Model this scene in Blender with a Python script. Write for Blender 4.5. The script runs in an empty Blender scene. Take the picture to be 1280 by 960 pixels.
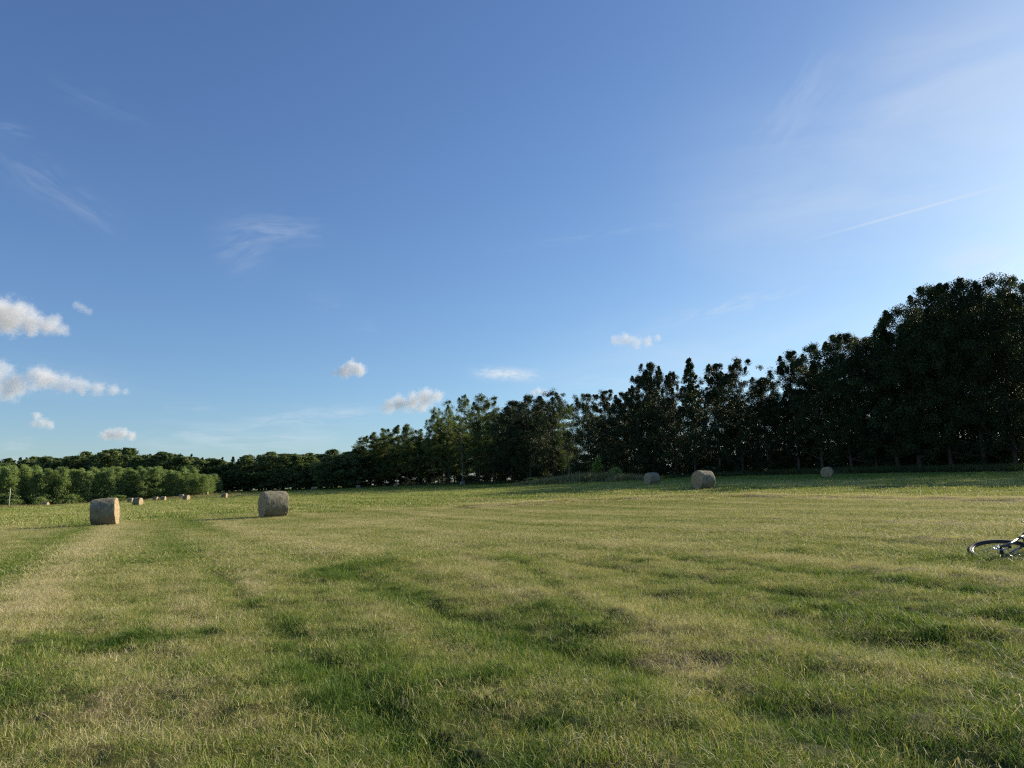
import bpy, math, random
import numpy as np
from mathutils import Matrix, Vector, Euler

random.seed(7)
RNG = np.random.default_rng(11)
R = math.radians
scene = bpy.context.scene
COL = scene.collection

# ------------------------------------------------------------------ camera
F_PX, CX, CY = 890.0, 640.0, 480.0
EYE = 1.0
PITCH, ROLL = R(8.75), R(-0.9)
CAM_R = Matrix.Rotation(R(90) + PITCH, 3, 'X') @ Matrix.Rotation(ROLL, 3, 'Z')

def world_at(px, py, depth):
    """world point seen at a pixel, at horizontal distance `depth` ahead (world Y)"""
    d = CAM_R @ Vector(((px - CX) / F_PX, -(py - CY) / F_PX, -1))
    return Vector((0, 0, EYE)) + d * (depth / d.y)

cam_d = bpy.data.cameras.new('camera')
cam = bpy.data.objects.new('camera', cam_d)
COL.objects.link(cam)
cam.location = (0, 0, EYE)
cam.rotation_euler = CAM_R.to_euler()
cam_d.sensor_width = 36
cam_d.lens = F_PX / 1280 * 36
cam_d.clip_start, cam_d.clip_end = 0.05, 40000
scene.camera = cam

# ------------------------------------------------------------------ light
SUN_AZ, SUN_EL = 57.0, 21.0            # azimuth from the view direction towards the right
sun_dir = Vector((math.sin(R(SUN_AZ)) * math.cos(R(SUN_EL)), math.cos(R(SUN_AZ)) * math.cos(R(SUN_EL)), math.sin(R(SUN_EL))))
ld = bpy.data.lights.new('sun', 'SUN')
ld.energy, ld.angle, ld.color = 5.0, R(0.5), (1.0, 0.88, 0.70)
sun = bpy.data.objects.new('sun', ld)
COL.objects.link(sun)
sun.rotation_euler = sun_dir.to_track_quat('Z', 'Y').to_euler()

# ------------------------------------------------------------------ helpers
def hash2(ix, iy, seed):
    h = (ix.astype(np.int64) * 374761393 + iy.astype(np.int64) * 668265263 + seed * 974711) & 0xFFFFFFFF
    h = ((h ^ (h >> 13)) * 1274126177) & 0xFFFFFFFF
    return ((h ^ (h >> 16)) & 0xFFFF) / 65535.0

def vnoise(x, y, seed=0):
    ix, iy = np.floor(x), np.floor(y)
    fx, fy = x - ix, y - iy
    fx, fy = fx * fx * (3 - 2 * fx), fy * fy * (3 - 2 * fy)
    a, b = hash2(ix, iy, seed), hash2(ix + 1, iy, seed)
    c, d = hash2(ix, iy + 1, seed), hash2(ix + 1, iy + 1, seed)
    return (a + (b - a) * fx) * (1 - fy) + (c + (d - c) * fx) * fy

def fbm(x, y, seed=0, octaves=4):
    s, a, t = 0, 0.5, 0
    for o in range(octaves):
        s = s + a * vnoise(x * 2 ** o + 17.3 * o, y * 2 ** o - 9.1 * o, seed + o)
        t += a
        a *= 0.5
    return s / t

# terrain control points: (pixel x, pixel y of the ground, distance)
GCP = [(1255, 699, 9.2), (135, 657, 32), (343, 646, 34), (878, 611, 48), (815, 606.5, 68), (1035, 597, 80),
       (1280, 606, 45), (1280, 588, 84), (1150, 589, 94), (900, 596, 122), (740, 603, 150), (600, 605.5, 210),
       (500, 608.5, 235), (440, 611, 240), (350, 614, 240), (270, 617, 230), (174, 632, 111), (60, 633, 195), (0, 633, 190),
       (233, 625.5, 160), (640, 660, 21), (1000, 650, 19), (300, 700, 12), (640, 640, 33), (1100, 622, 34)]
cp = [world_at(*g) for g in GCP]
CPX = np.array([(p.x, p.y, p.z) for p in cp] + [(0, 0, 0), (3, 3, 0.02), (-3, 3, -0.02), (0, 5, 0.0), (-5, 0, 0), (5, 0, 0.05),
               (0, -60, -1), (60, -40, 0), (-80, -40, -1), (-160, 60, -1.0), (110, 60, 3),
               (20, 400, 8.5), (150, 400, 9), (180, 160, 6.5), (300, 250, 8), (-150, 420, 5), (-320, 330, 2), (-300, 100, -1)])
_S = 60.0
def _tps(r2):
    return np.where(r2 > 0, r2 * np.log(np.maximum(r2, 1e-12)) * 0.5, 0)
_P = CPX[:, :2] / _S
_n = len(_P)
_K = _tps(((_P[:, None] - _P[None]) ** 2).sum(-1)) + np.eye(_n) * 0.002
_A = np.zeros((_n + 3, _n + 3))
_A[:_n, :_n] = _K
_A[:_n, _n], _A[:_n, _n + 1:] = 1, _P
_A[_n, :_n], _A[_n + 1:, :_n] = 1, _P.T
_W = np.linalg.solve(_A, np.concatenate([CPX[:, 2], np.zeros(3)]))

def base_height(x, y):
    x, y = np.asarray(x, float), np.asarray(y, float)
    r = np.hypot(x, y)
    k = np.minimum(1, 420 / np.maximum(r, 1))
    qx, qy = x * k / _S, y * k / _S
    z = np.zeros_like(qx) + _W[_n] + _W[_n + 1] * qx + _W[_n + 2] * qy
    for i in range(_n):
        z += _W[i] * _tps((qx - _P[i, 0]) ** 2 + (qy - _P[i, 1]) ** 2)
    return z

def ground_hit(px, py):
    """where the sight line through a pixel of the photograph meets the meadow"""
    d = CAM_R @ Vector(((px - CX) / F_PX, -(py - CY) / F_PX, -1))
    t, prev = 1.5, 1.5
    while t < 400:
        if EYE + d.z * t < float(base_height(d.x * t, d.y * t)):
            lo, hi = prev, t
            for _ in range(30):
                m = (lo + hi) / 2
                if EYE + d.z * m < float(base_height(d.x * m, d.y * m)):
                    hi = m
                else:
                    lo = m
            return (d.x * hi, d.y * hi)
        prev = t
        t *= 1.03
    return (d.x * 200, d.y * 200)

# mown-hay streaks and greener strips lying on the meadow (polylines, width m, amount)
def poly(*pts):
    return np.array([ground_hit(*p) for p in pts])
STREAKS = [
    (poly((0, 775), (75, 715), (130, 672), (170, 645)), 0.3, 0.36),
    (poly((900, 860), (780, 780), (690, 735), (600, 702), (520, 676)), 0.28, 0.42),
    (poly((230, 900), (215, 840), (260, 770), (300, 730)), 0.45, 0.30),
    (poly((580, 635), (700, 628), (860, 621.5), (1060, 622), (1279, 627)), 1.8, 0.5),
    (poly((420, 660), (560, 642), (700, 640), (900, 640)), 1.0, 0.25),
    (poly((1279, 660), (1100, 655), (900, 660), (760, 668)), 0.8, 0.2),
    (poly((480, 780), (610, 755), (700, 745)), 0.3, 0.2),
    (poly((60, 810), (150, 806), (250, 796)), 0.22, -0.6),
    (poly((400, 724), (440, 715), (500, 700)), 0.35, -0.55),
    (poly((560, 690), (640, 700), (700, 745), (760, 785)), 0.28, -0.5),
    (poly((0, 720), (60, 680), (110, 655)), 0.9, -0.35),
    (poly((200, 700), (230, 665), (250, 645)), 1.0, -0.3),
    (poly((980, 760), (1060, 768), (1130, 790), (1200, 806)), 0.2, -0.5),
    (poly((880, 690), (1000, 690), (1200, 700)), 0.5, -0.3),
    (poly((0, 870), (60, 850)), 0.4, -0.45),
    (poly((450, 868), (560, 850), (600, 846)), 0.2, -0.5),
]
HOLLOWS = [(ground_hit(*p), rx, ry, dp) for p, rx, ry, dp in (((1192, 803), 0.34, 0.13, 0.13), ((1065, 766), 0.30, 0.12, 0.10), ((985, 752), 0.2, 0.1, 0.06), ((732, 797), 0.12, 0.07, 0.07),
           ((662, 697), 0.35, 0.14, 0.07), ((500, 685), 0.4, 0.12, 0.07), ((600, 880), 0.09, 0.06, 0.05), ((505, 890), 0.1, 0.07, 0.05), ((760, 668), 0.7, 0.25, 0.08), ((200, 673), 0.7, 0.2, 0.08), ((215, 880), 0.12, 0.1, 0.05), ((385, 752), 0.12, 0.06, 0.05), ((1250, 780), 0.2, 0.12, 0.06), ((1090, 850), 0.12, 0.07, 0.05))]
def seg_dist(x, y, pl):
    best = np.full(np.shape(x), 1e9)
    for (ax, ay), (bx, by) in zip(pl[:-1], pl[1:]):
        dx, dy = bx - ax, by - ay
        t = np.clip(((x - ax) * dx + (y - ay) * dy) / (dx * dx + dy * dy + 1e-9), 0, 1)
        best = np.minimum(best, np.hypot(x - ax - t * dx, y - ay - t * dy))
    return best

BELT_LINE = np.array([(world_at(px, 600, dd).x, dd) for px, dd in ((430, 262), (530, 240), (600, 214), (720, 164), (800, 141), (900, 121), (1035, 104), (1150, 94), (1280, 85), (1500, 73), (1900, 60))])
RU = np.array((0.88, 0.47))            # across the mowing rows
RV = np.array((-0.47, 0.88))           # along them
def dryness_and_shade(x, y):
    u, v = x * RU[0] + y * RU[1], x * RV[0] + y * RV[1]
    r = np.hypot(x, y)
    wob = (fbm(v * 0.12, u * 0.3, 5) - 0.5) * 1.6
    ph = ((u + wob * 0.3 + 2.9) / 4.2) % 1.0
    band = np.exp(-((ph - 0.5) / 0.075) ** 2)                      # hay left where the swath lay
    lane = np.exp(-((ph - 0.28) / 0.07) ** 2) + np.exp(-((ph - 0.97) / 0.06) ** 2)   # greener wheel lanes
    brk = np.clip(fbm(v * 0.35, u * 0.5, 11) * 2.4 - 0.6, 0, 1)
    d = 0.345 + 0.16 * np.clip((r - 4.5) / 10, 0, 1) - 0.04 * np.clip((r - 60) / 80, 0, 1)
    d = d + 0.3 * band * (0.25 + 0.75 * brk) - 0.26 * lane * (0.5 + 0.8 * brk)
    d = d + (fbm(u * 2.2, v * 0.2, 21) - 0.5) * 0.34
    d = d + (fbm(u * 5.0, v * 1.6, 31) - 0.5) * 0.38
    d = d + (fbm(x * 12.0, y * 12.0, 35, 3) - 0.5) * 0.8
    d = d + (fbm(x * 0.06, y * 0.05, 41) - 0.5) * 0.2
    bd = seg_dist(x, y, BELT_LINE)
    d = d - 0.3 * np.clip((42 - bd) / 22, 0, 1)                    # belt's shade deepened by painting the grass greener towards it
    n = fbm(x * 2.5, y * 2.5, 51)
    for pl, w, a in STREAKS:
        q = seg_dist(x, y, pl) / (w * (0.5 + n))
        d = d + 0.8 * a * np.exp(-q * q) * (0.35 + 1.1 * n)
    return np.clip(d, 0, 1)

def bumps(x, y):
    r = np.hypot(x, y)
    near = np.exp(-r / 45)
    u, v = x * RU[0] + y * RU[1], x * RV[0] + y * RV[1]
    z = (fbm(u * 1.6, v * 0.7, 61) - 0.5) * 0.12 + (fbm(x * 3.3, y * 3.3, 71) - 0.5) * 0.07
    ph = ((u + 2.9 + (fbm(v * 0.12, u * 0.3, 5) - 0.5) * 0.48) / 4.2) % 1.0
    z = z + 0.045 * np.exp(-((ph - 0.5) / 0.08) ** 2) - (0.03 + 0.06 * fbm(v * 0.5, u * 0.5, 13)) * (np.exp(-((ph - 0.28) / 0.042) ** 2) + np.exp(-((ph - 0.97) / 0.04) ** 2))
    q = seg_dist(x, y, STREAKS[3][0]) / 0.6                     # the low windrow along the headland
    z = z + 0.16 * np.exp(-q * q) * (0.4 + fbm(x * 0.8, y * 0.8, 85, 3)) / np.maximum(near, 0.2)
    for pl, w, a in STREAKS:
        if a < -0.45:
            q = seg_dist(x, y, pl) / w
            z = z + 0.05 * np.exp(-(q - 0.6) ** 2 * 6) - 0.03 * np.exp(-q * q * 5)
    z = z + (fbm(x * 7.0, y * 7.0, 81, 3) - 0.5) * 0.075
    for (hx, hy), rx, ry, dp in HOLLOWS:
        q = ((x - hx) / rx) ** 2 + ((y - hy) / ry) ** 2
        z = z - dp * np.exp(-q * q) + dp * 0.5 * np.exp(-((x - hx - rx * 1.1) / (rx * 0.8)) ** 2 - ((y - hy - ry * 1.3) / (ry * 1.3)) ** 2)
    return z * near

def height(x, y):
    return base_height(x, y) + bumps(np.asarray(x, float), np.asarray(y, float))

def gz(x, y):
    return float(height(np.array([x]), np.array([y]))[0])

# ------------------------------------------------------------------ mesh helpers
def mesh_from(name, verts, faces, mats, smooth=False, face_mat=None, attrs=None):
    me = bpy.data.meshes.new(name)
    me.from_pydata([tuple(v) for v in verts], [], faces)
    for m in (mats if isinstance(mats, (list, tuple)) else [mats]):
        me.materials.append(m)
    if face_mat is not None:
        me.polygons.foreach_set('material_index', face_mat)
    if smooth:
        me.polygons.foreach_set('use_smooth', [True] * len(me.polygons))
    for k, a in (attrs or {}).items():
        at = me.attributes.new(k, 'FLOAT', 'POINT')
        at.data.foreach_set('value', np.asarray(a, np.float32))
    me.update()
    return me

def mesh_np(name, V, F, mat, attrs=None, face_mat=None, smooth=False):
    """V (n,3), F (m,k) all faces with k corners"""
    me = bpy.data.meshes.new(name)
    V, F = np.asarray(V, np.float32), np.asarray(F, np.int32)
    m, k = F.shape
    me.vertices.add(len(V))
    me.vertices.foreach_set('co', V.ravel())
    me.loops.add(m * k)
    me.loops.foreach_set('vertex_index', F.ravel())
    me.polygons.add(m)
    me.polygons.foreach_set('loop_start', np.arange(0, m * k, k, dtype=np.int32))
    me.polygons.foreach_set('loop_total', np.full(m, k, np.int32))
    for mm in (mat if isinstance(mat, (list, tuple)) else [mat]):
        me.materials.append(mm)
    if face_mat is not None:
        me.polygons.foreach_set('material_index', np.asarray(face_mat, np.int32))
    if smooth:
        me.polygons.foreach_set('use_smooth', np.ones(m, bool))
    for kk, a in (attrs or {}).items():
        at = me.attributes.new(kk, 'FLOAT', 'POINT')
        at.data.foreach_set('value', np.asarray(a, np.float32))
    me.update(calc_edges=True)
    return me

def link(name, data, parent=None, loc=None):
    o = bpy.data.objects.new(name, data)
    COL.objects.link(o)
    if parent is not None:
        o.parent = parent
    if loc is not None:
        o.location = loc
    return o

def tag(o, label, cat, group=None, kind=None):
    if label: o['label'] = label
    if cat: o['category'] = cat
    if group: o['group'] = group
    if kind: o['kind'] = kind
    return o

def tube(points, radii, seg=8, closed=False, cap=True):
    """returns verts, quads(+tris as quads list) of a tube along points"""
    P = [Vector(p) for p in points]
    n = len(P)
    if not hasattr(radii, '__len__'):
        radii = [radii] * n
    V, Fc = [], []
    up = Vector((0.123, 0.31, 0.94))
    prev = None
    for i in range(n):
        a = P[(i - 1) % n] if (closed or i > 0) else P[i]
        b = P[(i + 1) % n] if (closed or i < n - 1) else P[i]
        t = (b - a).normalized()
        if prev is None:
            s = t.cross(up)
            if s.length < 1e-3: s = t.cross(Vector((1, 0, 0)))
            s.normalize()
        else:
            s = (prev - t * prev.dot(t)).normalized()
        prev = s
        q = t.cross(s)
        for k in range(seg):
            an = 2 * math.pi * k / seg
            V.append(P[i] + (s * math.cos(an) + q * math.sin(an)) * radii[i])
    m = n if closed else n - 1
    for i in range(m):
        j = (i + 1) % n
        for k in range(seg):
            l = (k + 1) % seg
            Fc.append((i * seg + k, i * seg + l, j * seg + l, j * seg + k))
    if cap and not closed:
        Fc.append(tuple(range(seg))[::-1])
        Fc.append(tuple((n - 1) * seg + k for k in range(seg)))
    return V, Fc

class MB:
    def __init__(s): s.V, s.F = [], []
    def add(s, vf):
        o = len(s.V)
        s.V += [tuple(v) for v in vf[0]]
        s.F += [tuple(i + o for i in f) for f in vf[1]]
        return s
    def tube(s, *a, **k): return s.add(tube(*a, **k))
    def ring(s, c, r, minor, axis='y', n=48, seg=8, squash=1.0):
        c = Vector(c)
        V, Fc = [], []
        for i in range(n):
            a = 2 * math.pi * i / n
            d = Vector((math.cos(a), 0, math.sin(a)))
            for k in range(seg):
                b = 2 * math.pi * k / seg
                V.append(c + d * (r + minor * math.cos(b)) + Vector((0, minor * squash * math.sin(b), 0)))
        for i in range(n):
            j = (i + 1) % n
            for k in range(seg):
                l = (k + 1) % seg
                Fc.append((i * seg + k, j * seg + k, j * seg + l, i * seg + l))
        return s.add((V, Fc))
    def box(s, c, size, rot=None):
        c = Vector(c)
        V = []
        for x in (-.5, .5):
            for y in (-.5, .5):
                for z in (-.5, .5):
                    v = Vector((x * size[0], y * size[1], z * size[2]))
                    if rot: v = rot @ v
                    V.append(c + v)
        return s.add((V, [(0, 1, 3, 2), (4, 6, 7, 5), (0, 4, 5, 1), (2, 3, 7, 6), (0, 2, 6, 4), (1, 5, 7, 3)]))
    def mesh(s, name, mat, smooth=True): return mesh_from(name, s.V, s.F, mat, smooth)
    def obj(s, name, mat, parent=None, smooth=True): return link(name, s.mesh(name, mat, smooth), parent)

# ------------------------------------------------------------------ materials
def new_mat(name):
    m = bpy.data.materials.new(name)
    m.use_nodes = True
    nt = m.node_tree
    nt.nodes.clear()
    out = nt.nodes.new('ShaderNodeOutputMaterial')
    return m, nt, out

def N(nt, typ, **kw):
    n = nt.nodes.new(typ)
    for k, v in kw.items():
        if k in ('ins',):
            for kk, vv in v.items():
                n.inputs[kk].default_value = vv
        else:
            setattr(n, k, v)
    return n

def ramp(nt, stops, fac):
    r = nt.nodes.new('ShaderNodeValToRGB')
    e = r.color_ramp.elements
    while len(e) > 1: e.remove(e[-1])
    e[0].position, e[0].color = stops[0][0], (*stops[0][1], 1)
    for p, c in stops[1:]:
        x = e.new(p)
        x.color = (*c, 1)
    nt.links.new(fac, r.inputs[0])
    return r.outputs[0]

def math_node(nt, op, a, b=None, c=None, clamp=False):
    n = nt.nodes.new('ShaderNodeMath')
    n.operation, n.use_clamp = op, clamp
    for i, v in enumerate((a, b, c)):
        if v is None: continue
        if isinstance(v, (int, float)): n.inputs[i].default_value = v
        else: nt.links.new(v, n.inputs[i])
    return n.outputs[0]

def leafy_mat(name, stops, rough=0.6, transl=0.25, obj_random=0.25, instancer=None, spec=0.3, tcol=(1.2, 1.25, 0.5)):
    """foliage: colour from the per-leaf attribute 'tint' plus a tone of each plant"""
    m, nt, out = new_mat(name)
    L = nt.links.new
    at = N(nt, 'ShaderNodeAttribute', attribute_name='tint')
    f = at.outputs['Fac']
    if instancer:
        ai = N(nt, 'ShaderNodeAttribute', attribute_name=instancer, attribute_type='INSTANCER')
        f = math_node(nt, 'ADD', math_node(nt, 'MULTIPLY', math_node(nt, 'SUBTRACT', f, 0.5), 0.62), ai.outputs['Fac'])
    else:
        oi = N(nt, 'ShaderNodeObjectInfo')
        f = math_node(nt, 'ADD', f, math_node(nt, 'MULTIPLY', math_node(nt, 'SUBTRACT', oi.outputs['Random'], 0.5), obj_random))
    col = ramp(nt, stops, f)
    p = N(nt, 'ShaderNodeBsdfPrincipled', ins={'Roughness': rough, 'Specular IOR Level': spec})
    L(col, p.inputs['Base Color'])
    if transl > 0:
        tr = N(nt, 'ShaderNodeBsdfTranslucent')
        mul = N(nt, 'ShaderNodeMix', data_type='RGBA', blend_type='MULTIPLY')
        mul.inputs[0].default_value = 1
        mul.clamp_result = False
        L(col, mul.inputs[6]); mul.inputs[7].default_value = (*tcol, 1)
        L(mul.outputs[2], tr.inputs['Color'])
        mx = N(nt, 'ShaderNodeMixShader', ins={0: transl})
        L(p.outputs[0], mx.inputs[1]); L(tr.outputs[0], mx.inputs[2])
        L(mx.outputs[0], out.inputs[0])
    else:
        L(p.outputs[0], out.inputs[0])
    return m

GRASS_STOPS = [(0.0, (0.065, 0.125, 0.023)), (0.22, (0.145, 0.235, 0.04)), (0.42, (0.28, 0.325, 0.078)),
               (0.6, (0.405, 0.385, 0.14)), (0.8, (0.5, 0.435, 0.22)), (1.0, (0.63, 0.55, 0.34))]
WEED_STOPS = [(0.0, (0.025, 0.04, 0.012)), (0.3, (0.055, 0.08, 0.022)), (0.6, (0.16, 0.16, 0.06)), (1.0, (0.4, 0.34, 0.19))]  # dark end paints shade under the belt, pale end stands in for sun
M_GRASS = leafy_mat('meadow_grass', GRASS_STOPS, rough=0.6, transl=0.22, instancer='dry', spec=0.15)
M_STRAW = leafy_mat('loose_straw', [(0, (0.26, 0.2, 0.1)), (0.6, (0.42, 0.34, 0.19)), (1, (0.55, 0.47, 0.3))], rough=0.5, transl=0.1, obj_random=0.2)

def simple_mat(name, color, rough=0.5, metal=0.0, noise=0.0, nscale=20, bump=0.0, spec=0.5, coat=0.0):
    m, nt, out = new_mat(name)
    L = nt.links.new
    p = N(nt, 'ShaderNodeBsdfPrincipled', ins={'Roughness': rough, 'Metallic': metal, 'Specular IOR Level': spec, 'Coat Weight': coat})
    tc = N(nt, 'ShaderNodeTexCoord')
    nz = N(nt, 'ShaderNodeTexNoise', ins={'Scale': nscale, 'Detail': 6})
    L(tc.outputs['Object'], nz.inputs['Vector'])
    lo = tuple(c * (1 - noise) for c in color)
    hi = tuple(min(1, c * (1 + noise)) for c in color)
    L(ramp(nt, [(0.3, lo), (0.7, hi)], nz.outputs['Fac']), p.inputs['Base Color'])
    if bump:
        b = N(nt, 'ShaderNodeBump', ins={'Strength': bump, 'Distance': 0.02})
        L(nz.outputs['Fac'], b.inputs['Height']); L(b.outputs[0], p.inputs['Normal'])
    L(p.outputs[0], out.inputs[0])
    return m

# meadow soil and thatch, same dryness as the blades that grow on it
def ground_mat():
    m, nt, out = new_mat('meadow_ground')
    L = nt.links.new
    geo = N(nt, 'ShaderNodeNewGeometry')
    at = N(nt, 'ShaderNodeAttribute', attribute_name='dry')
    n1 = N(nt, 'ShaderNodeTexNoise', ins={'Scale': 1.6, 'Detail': 8, 'Roughness': 0.7})
    n2 = N(nt, 'ShaderNodeTexNoise', ins={'Scale': 38, 'Detail': 5, 'Roughness': 0.75})
    mp = N(nt, 'ShaderNodeMapping', ins={'Rotation': (0, 0, R(-28)), 'Scale': (1.0, 0.35, 1.0)})
    L(geo.outputs['Position'], mp.inputs['Vector'])
    L(mp.outputs[0], n1.inputs['Vector'])
    L(geo.outputs['Position'], n2.inputs['Vector'])
    f = math_node(nt, 'ADD', at.outputs['Fac'], math_node(nt, 'MULTIPLY', math_node(nt, 'SUBTRACT', n1.outputs['Fac'], 0.5), 0.7))
    f = math_node(nt, 'ADD', f, math_node(nt, 'MULTIPLY', math_node(nt, 'SUBTRACT', n2.outputs['Fac'], 0.5), 0.7))
    col = ramp(nt, [(0.0, (0.035, 0.055, 0.013)), (0.3, (0.08, 0.095, 0.024)), (0.5, (0.135, 0.13, 0.04)),
                    (0.72, (0.2, 0.165, 0.075)), (1.0, (0.31, 0.25, 0.14))], f)
    p = N(nt, 'ShaderNodeBsdfPrincipled', ins={'Roughness': 0.9, 'Specular IOR Level': 0.1})
    L(col, p.inputs['Base Color'])
    b = N(nt, 'ShaderNodeBump', ins={'Strength': 0.9, 'Distance': 0.06})
    L(n2.outputs['Fac'], b.inputs['Height']); L(b.outputs[0], p.inputs['Normal'])
    L(p.outputs[0], out.inputs[0])
    return m
M_GROUND = ground_mat()

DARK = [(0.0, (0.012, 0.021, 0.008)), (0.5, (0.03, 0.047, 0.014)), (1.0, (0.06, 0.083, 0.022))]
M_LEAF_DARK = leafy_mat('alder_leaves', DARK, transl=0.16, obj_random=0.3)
M_LEAF_MID = leafy_mat('poplar_leaves', [(0.0, (0.045, 0.07, 0.024)), (0.5, (0.1, 0.135, 0.042)), (1.0, (0.18, 0.215, 0.07))], transl=0.38, obj_random=0.4)
M_LEAF_YOUNG = leafy_mat('young_leaves', [(0.0, (0.125, 0.185, 0.06)), (0.5, (0.215, 0.285, 0.1)), (1.0, (0.315, 0.38, 0.15))], transl=0.35, obj_random=0.3)
M_LEAF_FAR = leafy_mat('forest_leaves', [(0.0, (0.045, 0.072, 0.028)), (0.5, (0.105, 0.148, 0.052)), (1.0, (0.19, 0.235, 0.085))], transl=0.3, obj_random=0.5)
M_NEEDLE = leafy_mat('conifer_needles', [(0.0, (0.014, 0.027, 0.014)), (0.5, (0.03, 0.048, 0.02)), (1.0, (0.055, 0.075, 0.03))], transl=0.05, obj_random=0.3)
M_LEAF_BRIGHT = leafy_mat('sapling_leaves', [(0.0, (0.12, 0.19, 0.035)), (1.0, (0.3, 0.38, 0.08))], transl=0.45, obj_random=0.1)  # leaf colour raised to stand in for sun the belt blocks
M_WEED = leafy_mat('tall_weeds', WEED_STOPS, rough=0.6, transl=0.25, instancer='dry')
M_BARK = simple_mat('dark_bark', (0.075, 0.06, 0.045), 0.9, noise=0.4, nscale=6, bump=0.8)
M_BARK_PALE = simple_mat('pale_bark', (0.2, 0.185, 0.16), 0.85, noise=0.35, nscale=4, bump=0.6)

# ------------------------------------------------------------------ ground sheet
def build_ground():
    front = np.linspace(-R(62), R(62), 640)
    back = np.linspace(R(62), 2 * math.pi - R(62), 90)[1:-1]
    ang = np.concatenate([front, back])
    rad = [0.15]
    while rad[-1] < 6000:
        rad.append(rad[-1] * 1.021 + 0.002)
    rad = np.array(rad)
    A, Rr = np.meshgrid(ang, rad)
    x, y = (Rr * np.sin(A)).ravel(), (Rr * np.cos(A)).ravel()
    z = height(x, y)
    na, nr = len(ang), len(rad)
    i, j = np.meshgrid(np.arange(nr - 1), np.arange(na), indexing='ij')
    j2 = (j + 1) % na
    Fq = np.stack([i * na + j, i * na + j2, (i + 1) * na + j2, (i + 1) * na + j], -1).reshape(-1, 4)
    Fq = Fq[:, ::-1]
    V = np.stack([x, y, z], 1)
    V = np.vstack([V, [[0, 0, gz(0, 0)]]])
    dry = np.concatenate([dryness_and_shade(x, y), [0.4]])
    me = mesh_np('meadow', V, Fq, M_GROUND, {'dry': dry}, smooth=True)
    o = link('meadow', me)
    tag(o, 'wide mown hay meadow rising gently to the trees', 'meadow', kind='structure')
build_ground()

# ------------------------------------------------------------------ grass
def blades(rng, n, rad, h0, h1, width, lean, curl, seg=2, flat=False, tint=None):
    V, Fq, T = [], [], []
    px = rng.normal(0, rad * 0.55, n); py = rng.normal(0, rad * 0.55, n)
    for k in range(n):
        a = rng.uniform(0, 2 * math.pi)
        H = rng.uniform(h0, h1)
        w = width * rng.uniform(0.6, 1.3)
        d = np.array((math.cos(a), math.sin(a)))
        s = rng.uniform(0, 2 * math.pi)
        sd = np.array((math.cos(s), math.sin(s))) * w / 2
        ln = abs(rng.normal(0, lean)); cu = rng.normal(curl, curl * 0.5 + 0.05)
        base = len(V)
        t = rng.uniform(0, 1) if tint is None else np.clip(rng.normal(*tint), 0, 1)
        for q in range(seg + 1):
            f = q / seg
            if flat:
                c = np.array((px[k], py[k])) + d * H * (f - 0.5)
                z = rng.uniform(0.012, 0.045) + 0.03 * math.sin(f * 3.1) * rng.uniform(0, 1)
            else:
                c = np.array((px[k], py[k])) + d * H * (ln * f + cu * f * f)
                z = H * f * (1 - 0.35 * (ln + cu * f) * f) - 0.01
            tw = (1 - f) ** 0.7 if q < seg else 0.12
            if flat: tw = 1
            V.append((c[0] - sd[0] * tw, c[1] - sd[1] * tw, z)); V.append((c[0] + sd[0] * tw, c[1] + sd[1] * tw, z))
            T += [t, t]
        for q in range(seg):
            b = base + q * 2
            Fq.append((b, b + 1, b + 3, b + 2))
    return V, Fq, T

def proto_collection(name, specs, mat):
    c = bpy.data.collections.new(name)
    for i, s in enumerate(specs):
        rng = np.random.default_rng(100 + i)
        V, Fq, T = [], [], []
        for q in s:
            v, f, t = blades(rng, **q)
            o = len(V)
            V += v; T += t
            Fq += [tuple(k + o for k in ff) for ff in f]
        me = mesh_np(name, V, Fq, mat, {'tint': T})
        ob = bpy.data.objects.new('%s_%02d' % (name, i), me)
        c.objects.link(ob)
    return c

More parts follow.
